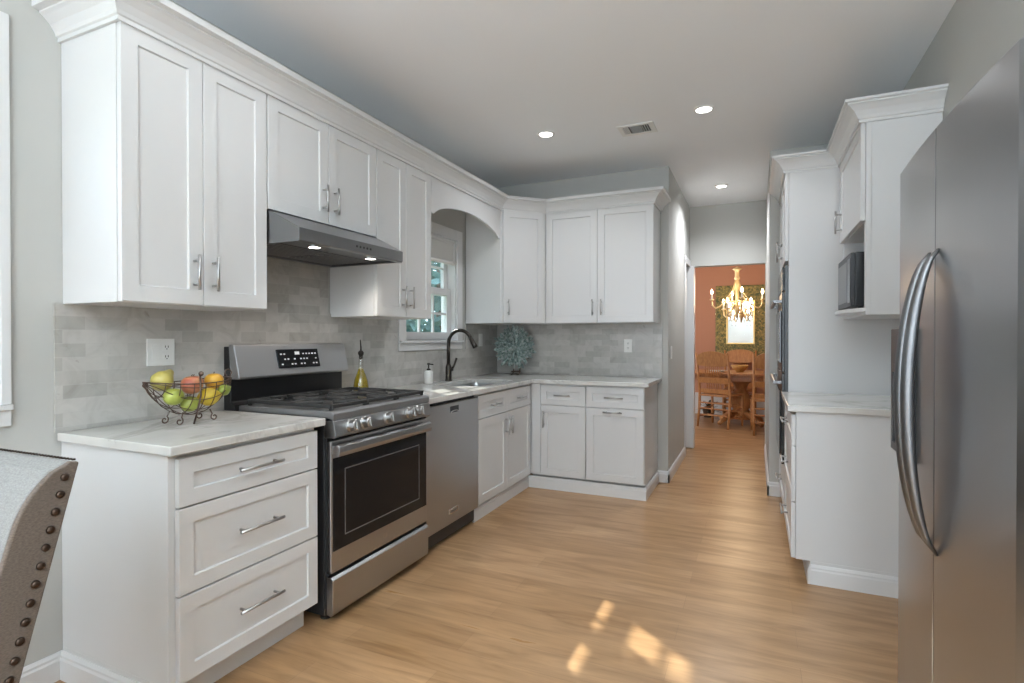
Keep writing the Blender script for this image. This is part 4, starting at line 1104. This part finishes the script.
# ---------------------------------------------------------------- dining room
def oak_chair(label, loc, rz):
    root = thing('oak_chair', label, 'chair', (0, 0, 0), 'oak chairs at the dining table')
    W = 0.44; h = 1.05
    for s in (-1, 1):
        x = s * W / 2
        b = MB(); b.tube([(x, -0.02, 0), (x, 0.03, 0.25), (x, 0.04, 0.45), (x, 0.02, 0.65), (x * 1.04, -0.06, h)], [0.016, 0.019, 0.020, 0.018, 0.014], 10); obj('rear_post', b, 'oak', root, smooth=True)
        b = MB(); b.tube([(x, 0.44, 0), (x, 0.43, 0.2), (x, 0.42, 0.43)], [0.014, 0.021, 0.018], 10); obj('front_leg', b, 'oak', root, smooth=True)
        b = MB()
        for zz in (0.14, 0.25): b.cyl((x, 0.0, zz), (x, 0.43, zz), 0.010, 8)
        obj('side_rung', b, 'oak', root)
    b = MB()
    pts = []
    for i in range(13):
        t = -1 + i / 6; pts.append((t * (W / 2 + 0.005), 0.985 + 0.085 * (1 - t * t) ** 0.6))
    pts += [(W / 2, 0.87)] + [(t * W / 2, 0.87 - 0.02 * (1 - t * t)) for t in (0.5, 0, -0.5)] + [(-W / 2, 0.87)]
    b.prism([(x, -0.055 - (z - 1.0) * 0.15, z) for x, z in pts], (0, 0.022, 0)); obj('crest_rail', b, 'oak', root, 0.004)
    b = MB(); b.prism([(-W / 2, 0.0, 0.62), (W / 2, 0.0, 0.62), (W / 2, -0.02, 0.70), (-W / 2, -0.02, 0.70)], (0, 0.022, 0)); obj('middle_rail', b, 'oak', root, 0.003)
    for i in range(8):
        x = -0.105 + 0.03 * i
        b = MB(); b.tube([(x, -0.005, 0.69), (x, -0.02, 0.76), (x, -0.022, 0.80), (x, -0.035, 0.865)], [0.006, 0.010, 0.006, 0.007], 8); obj('spindle', b, 'oak', root, smooth=True)
    for i in range(7):
        x = -0.10 + 0.033 * i
        b = MB(); b.tube([(x, 0.03, 0.53), (x, 0.022, 0.58), (x, 0.012, 0.63)], [0.006, 0.010, 0.006], 8); obj('spindle', b, 'oak', root, smooth=True)
    b = MB(); b.prism([(-W / 2, 0.03, 0.475), (W / 2, 0.03, 0.475), (W / 2, 0.02, 0.54), (-W / 2, 0.02, 0.54)], (0, 0.02, 0)); obj('lower_rail', b, 'oak', root, 0.003)
    b = MB(); b.prism([(-0.20, 0.0, 0.435), (0.20, 0.0, 0.435), (0.235, 0.44, 0.435), (-0.235, 0.44, 0.435)], (0, 0, 0.028)); obj('seat', b, 'oak', root, 0.008)
    for zz in (0.17, 0.26, 0.34):
        b = MB(); b.cyl((-W / 2, 0.02, zz), (W / 2, 0.02, zz), 0.011, 8); obj('back_rung', b, 'oak', root)
    for zz in (0.2, 0.3):
        b = MB(); b.cyl((-W / 2, 0.43, zz), (W / 2, 0.43, zz), 0.011, 8); obj('front_rung', b, 'oak', root)
    root.location = loc; root.rotation_euler = (0, 0, rz)
    return root
DX = 2.14
oak_chair('carved oak spindle chair in full view through the doorway', (1.80, 8.03, 0), math.radians(-22))
oak_chair('carved oak spindle chair cut off by the doorway edge', (2.54, 7.62, 0), math.radians(4))
oak_chair('carved oak spindle chair on the mirror side of the dining table', (2.11, 9.36, 0), PI)

root = thing('dining_table', 'oak pedestal dining table beyond the doorway', 'table', (DX, 8.50, 0))
b = MB(); b.plate([(DX + 1.05 * math.cos(a) * abs(math.cos(a)) ** -0.25 if abs(math.cos(a)) > 1e-6 else DX, 8.56 + 0.44 * math.sin(a) * (abs(math.sin(a)) ** -0.25 if abs(math.sin(a)) > 1e-6 else 1)) for a in [2 * PI * (i + 0.5) / 40 for i in range(40)]], [], lambda u, v, t: (u, v, t), 0.725, 0.760); obj('tabletop', b, 'oak', root, 0.008)
b = MB(); b.plate(rectl(DX - 0.85, DX + 0.85, 8.24, 8.90), [rectl(DX - 0.82, DX + 0.82, 8.27, 8.87)], lambda u, v, t: (u, v, t), 0.64, 0.726); obj('apron', b, 'oak', root)
b = MB(); b.lathe((DX, 8.56, 0.08), [(0.15, 0), (0.15, 0.05), (0.09, 0.09), (0.13, 0.2), (0.14, 0.3), (0.08, 0.42), (0.10, 0.5), (0.16, 0.56), (0.16, 0.645)], 24); obj('pedestal', b, 'oak', root)
for k in range(4):
    a = PI / 4 + k * PI / 2; c, s = math.cos(a), math.sin(a)
    b = MB(); b.tube([(DX + 0.08 * c, 8.56 + 0.08 * s, 0.17), (DX + 0.25 * c, 8.56 + 0.25 * s, 0.12), (DX + 0.36 * c, 8.56 + 0.36 * s, 0.05), (DX + 0.40 * c, 8.56 + 0.40 * s, 0.03)], [0.045, 0.04, 0.03, 0.03], 10); obj('foot', b, 'oak', root, smooth=True)
b = MB(); b.lathe((2.13, 8.52, 0.760), [(0.05, 0), (0.055, 0.012), (0.095, 0.05), (0.125, 0.095), (0.118, 0.095), (0.085, 0.05), (0.03, 0.018), (0, 0.018)], 24)
tag(obj('table_bowl', b, 'basket', smooth=True), 'honey coloured bowl in the middle of the dining table', 'bowl')
b = MB(); b.lathe((1.84, 8.42, 0.760), [(0.07, 0), (0.075, 0.006), (0.125, 0.018), (0.122, 0.021), (0.07, 0.010), (0, 0.010)], 24)
tag(obj('plate', b, 'ceramic', smooth=True), 'white plate on the dining table seen past the first oak chair', 'plate')

# leafy plants on the floor by the far wall
def plant(label, x, y, seed):
    rnd = random.Random(seed)
    root = thing('leafy_plant', label, 'plant', (x, y, 0))
    b = MB(); b.lathe((x, y, 0), [(0.07, 0), (0.09, 0.10), (0.095, 0.12), (0.085, 0.12), (0.0, 0.10)], 16); obj('pot', b, 'standwood', root)
    b = MB()
    for i in range(46):
        a = rnd.uniform(0, 2 * PI); el = rnd.uniform(0.1, 1.3); L = rnd.uniform(0.10, 0.24)
        d = Vector((math.cos(a) * math.cos(el), math.sin(a) * math.cos(el), math.sin(el))); s = d.cross(Z).normalized(); n = s.cross(d)
        p = Vector((x, y, 0.11))
        rings = []
        for t, w in ((0.0, 0.002), (0.5, 0.004), (0.7, 0.028), (0.88, 0.020), (1.0, 0.001)):
            c = p + d * L * t - Z * (0.05 * t * t)
            rings.append([c + s * w, c + n * 0.002, c - s * w, c - n * 0.002])
        b.ring(rings)
    obj('leaves', b, 'leafdark', root)
plant('dark leafy plant on the floor seen beneath the first oak chair', 1.66, 9.10, 1)
plant('dark leafy plant on the floor seen beneath the cut off oak chair', 2.70, 9.0, 2)

# mirror
root = thing('wall_mirror', 'rectangular mirror in a wide green and gold frame on the terracotta wall', 'mirror', (2.11, 9.5, 0.97))
m0, m1, mz0_, mz1_ = 1.735, 2.49, 0.965, 2.10
b = MB(); b.plate(rectl(m0, m1, mz0_, mz1_), [rectl(m0 + 0.18, m1 - 0.18, mz0_ + 0.2, mz1_ - 0.26)], lambda u, v, t: (u, t, v), 9.455, 9.498); fo = obj('frame', b, 'mframe', root, 0.012)
b = MB(); b.plate(rectl(m0 + 0.165, m1 - 0.165, mz0_ + 0.185, mz1_ - 0.245), [rectl(m0 + 0.19, m1 - 0.19, mz0_ + 0.21, mz1_ - 0.27)], lambda u, v, t: (u, t, v), 9.440, 9.47); obj('inner_bead', b, 'gold', fo, 0.004)
b = MB(); b.box((m0 + 0.17, 9.47, mz0_ + 0.19), (m1 - 0.17, 9.48, mz1_ - 0.25)); obj('mirror_glass', b, 'mirror', root)

# chandelier
hx, hy, hz = 2.095, 8.25, 1.62
root = thing('chandelier', 'gold chandelier with lit candle bulbs and crystal drops above the dining table', 'chandelier', (hx, hy, 2.70))
b = MB(); b.lathe((hx, hy, 2.70), [(0.06, 0), (0.06, -0.02), (0.02, -0.05), (0.006, -0.05), (0.006, -0.42), (0.0, -0.42)], 16); obj('stem', b, 'gold', root)
b = MB(); b.lathe((hx, hy, hz), [(0.0, 0.64), (0.012, 0.63), (0.07, 0.60), (0.03, 0.58), (0.028, 0.50), (0.040, 0.47), (0.022, 0.44), (0.020, 0.10), (0.035, 0.06), (0.040, 0.02), (0.02, -0.03), (0.010, -0.08), (0.0, -0.10)], 16); obj('center_column', b, 'creamgold', root, smooth=True)
b = MB()
for k in range(8):
    a = 2 * PI * k / 8; c, s = math.cos(a), math.sin(a)
    b.tube([(hx + 0.02 * c, hy + 0.02 * s, hz + 0.46), (hx + 0.06 * c, hy + 0.06 * s, hz + 0.30), (hx + 0.15 * c, hy + 0.15 * s, hz + 0.17), (hx + 0.20 * c, hy + 0.20 * s, hz + 0.14)], 0.006, 6)
obj('bead_chains', b, 'creamgold', root, smooth=True)
for k in range(8):
    a = 2 * PI * k / 8 + 0.22; c, s = math.cos(a), math.sin(a)
    rr_, dz = (0.335, 0.03) if k % 2 == 0 else (0.215, -0.10)
    P = lambda r, z: (hx + r * c, hy + r * s, hz + z + dz * min(1, r / 0.2))
    b = MB(); b.tube([P(0.03, 0.08), P(rr_ * 0.30, 0.14), P(rr_ * 0.50, 0.12), P(rr_ * 0.66, 0.05), P(rr_ * 0.84, 0.02), P(rr_ * 0.97, 0.06), P(rr_, 0.13)], 0.010, 8); b.lathe(P(rr_, 0.13), [(0.012, 0), (0.035, 0.012), (0.030, 0.02), (0.012, 0.02)], 12)
    arm = obj('arm', b, 'creamgold', root, smooth=True)
    b = MB(); b.lathe(P(rr_, 0.15), [(0.012, 0), (0.012, 0.07), (0.010, 0.072)], 10); obj('candle_sleeve', b, 'ceramic', arm)
    b = MB(); b.lathe(P(rr_, 0.222), [(0.008, 0), (0.019, 0.02), (0.015, 0.045), (0.003, 0.072)], 12); obj('bulb', b, 'bulb', arm, smooth=True)
    for (r, z0) in ((rr_ * 0.84, 0.0), (rr_, 0.10), (rr_ * 0.54, 0.09)):
        q = Vector(P(r, z0)); b = MB(); b.lathe(q, [(0.0, -0.01), (0.009, -0.025), (0.012, -0.045), (0.0, -0.075)], 6)
        obj('crystal_drop', b, 'bottleglass', arm)
lamp('chandelier_light', 'POINT', (hx, hy, hz + 0.30), 19, (1.0, 0.76, 0.50), shadow_soft_size=0.25)

# ---------------------------------------------------------------- outdoors, seen through the sink window
b = MB(); b.box((-14, -8, -0.62), (-0.62, 18, -0.5)); struct('ground', b, 'grass')
def tree(label, x, y, r, h, seed, name='garden_tree', zc=None, hz=None):
    rnd = random.Random(seed)
    root = thing(name, label, 'tree', (x, y, -0.5), 'trees outside the sink window')
    b = MB(); b.tube([(x, y, -0.5), (x + 0.05, y, 0.6), (x, y + 0.05, h * 0.7)], [0.14, 0.10, 0.05], 8); obj('trunk', b, 'bark', root, smooth=True)
    b = MB()
    for i in range(1900):
        t = rnd.uniform(0, 2 * PI); z = rnd.uniform(-1, 1); q = rnd.uniform(0.45, 1) ** 0.5
        c = Vector((x + r * q * math.sqrt(1 - z * z) * math.cos(t), y + r * q * math.sqrt(1 - z * z) * math.sin(t), (zc or h * 0.55) + (hz or h * 0.5) * q * z))
        d = Vector((rnd.uniform(-1, 1), rnd.uniform(-1, 1), rnd.uniform(-1, 0.4))).normalized(); s = d.orthogonal().normalized(); L = rnd.uniform(0.09, 0.19)
        b.quad([c - d * L, c + s * L * 0.45, c + d * L, c - s * L * 0.45])
    obj('foliage', b, 'leaf', root)
    return root
tree('blue green leafy tree outside the sink window', -2.4, 7.6, 1.2, 4.2, 3)
tree('blue green leafy tree outside the sink window', -5.4, 10.4, 1.7, 5.6, 4)
tree('blue green leafy tree outside the sink window', -2.0, 11.2, 1.5, 4.4, 5)
sun_blocker = tree('unseen slim tree added to block part of the sun', -2.0, 5.12, 0.24, 5.6, 8, zc=4.17, hz=0.70)  # out of view; crown placed to narrow the sun patch on the floor
del sun_blocker['group']
t_ = tree('dark leafy shrub outside the near side window', -1.7, 1.55, 0.7, 3.4, 6, 'garden_shrub')
del t_['group']
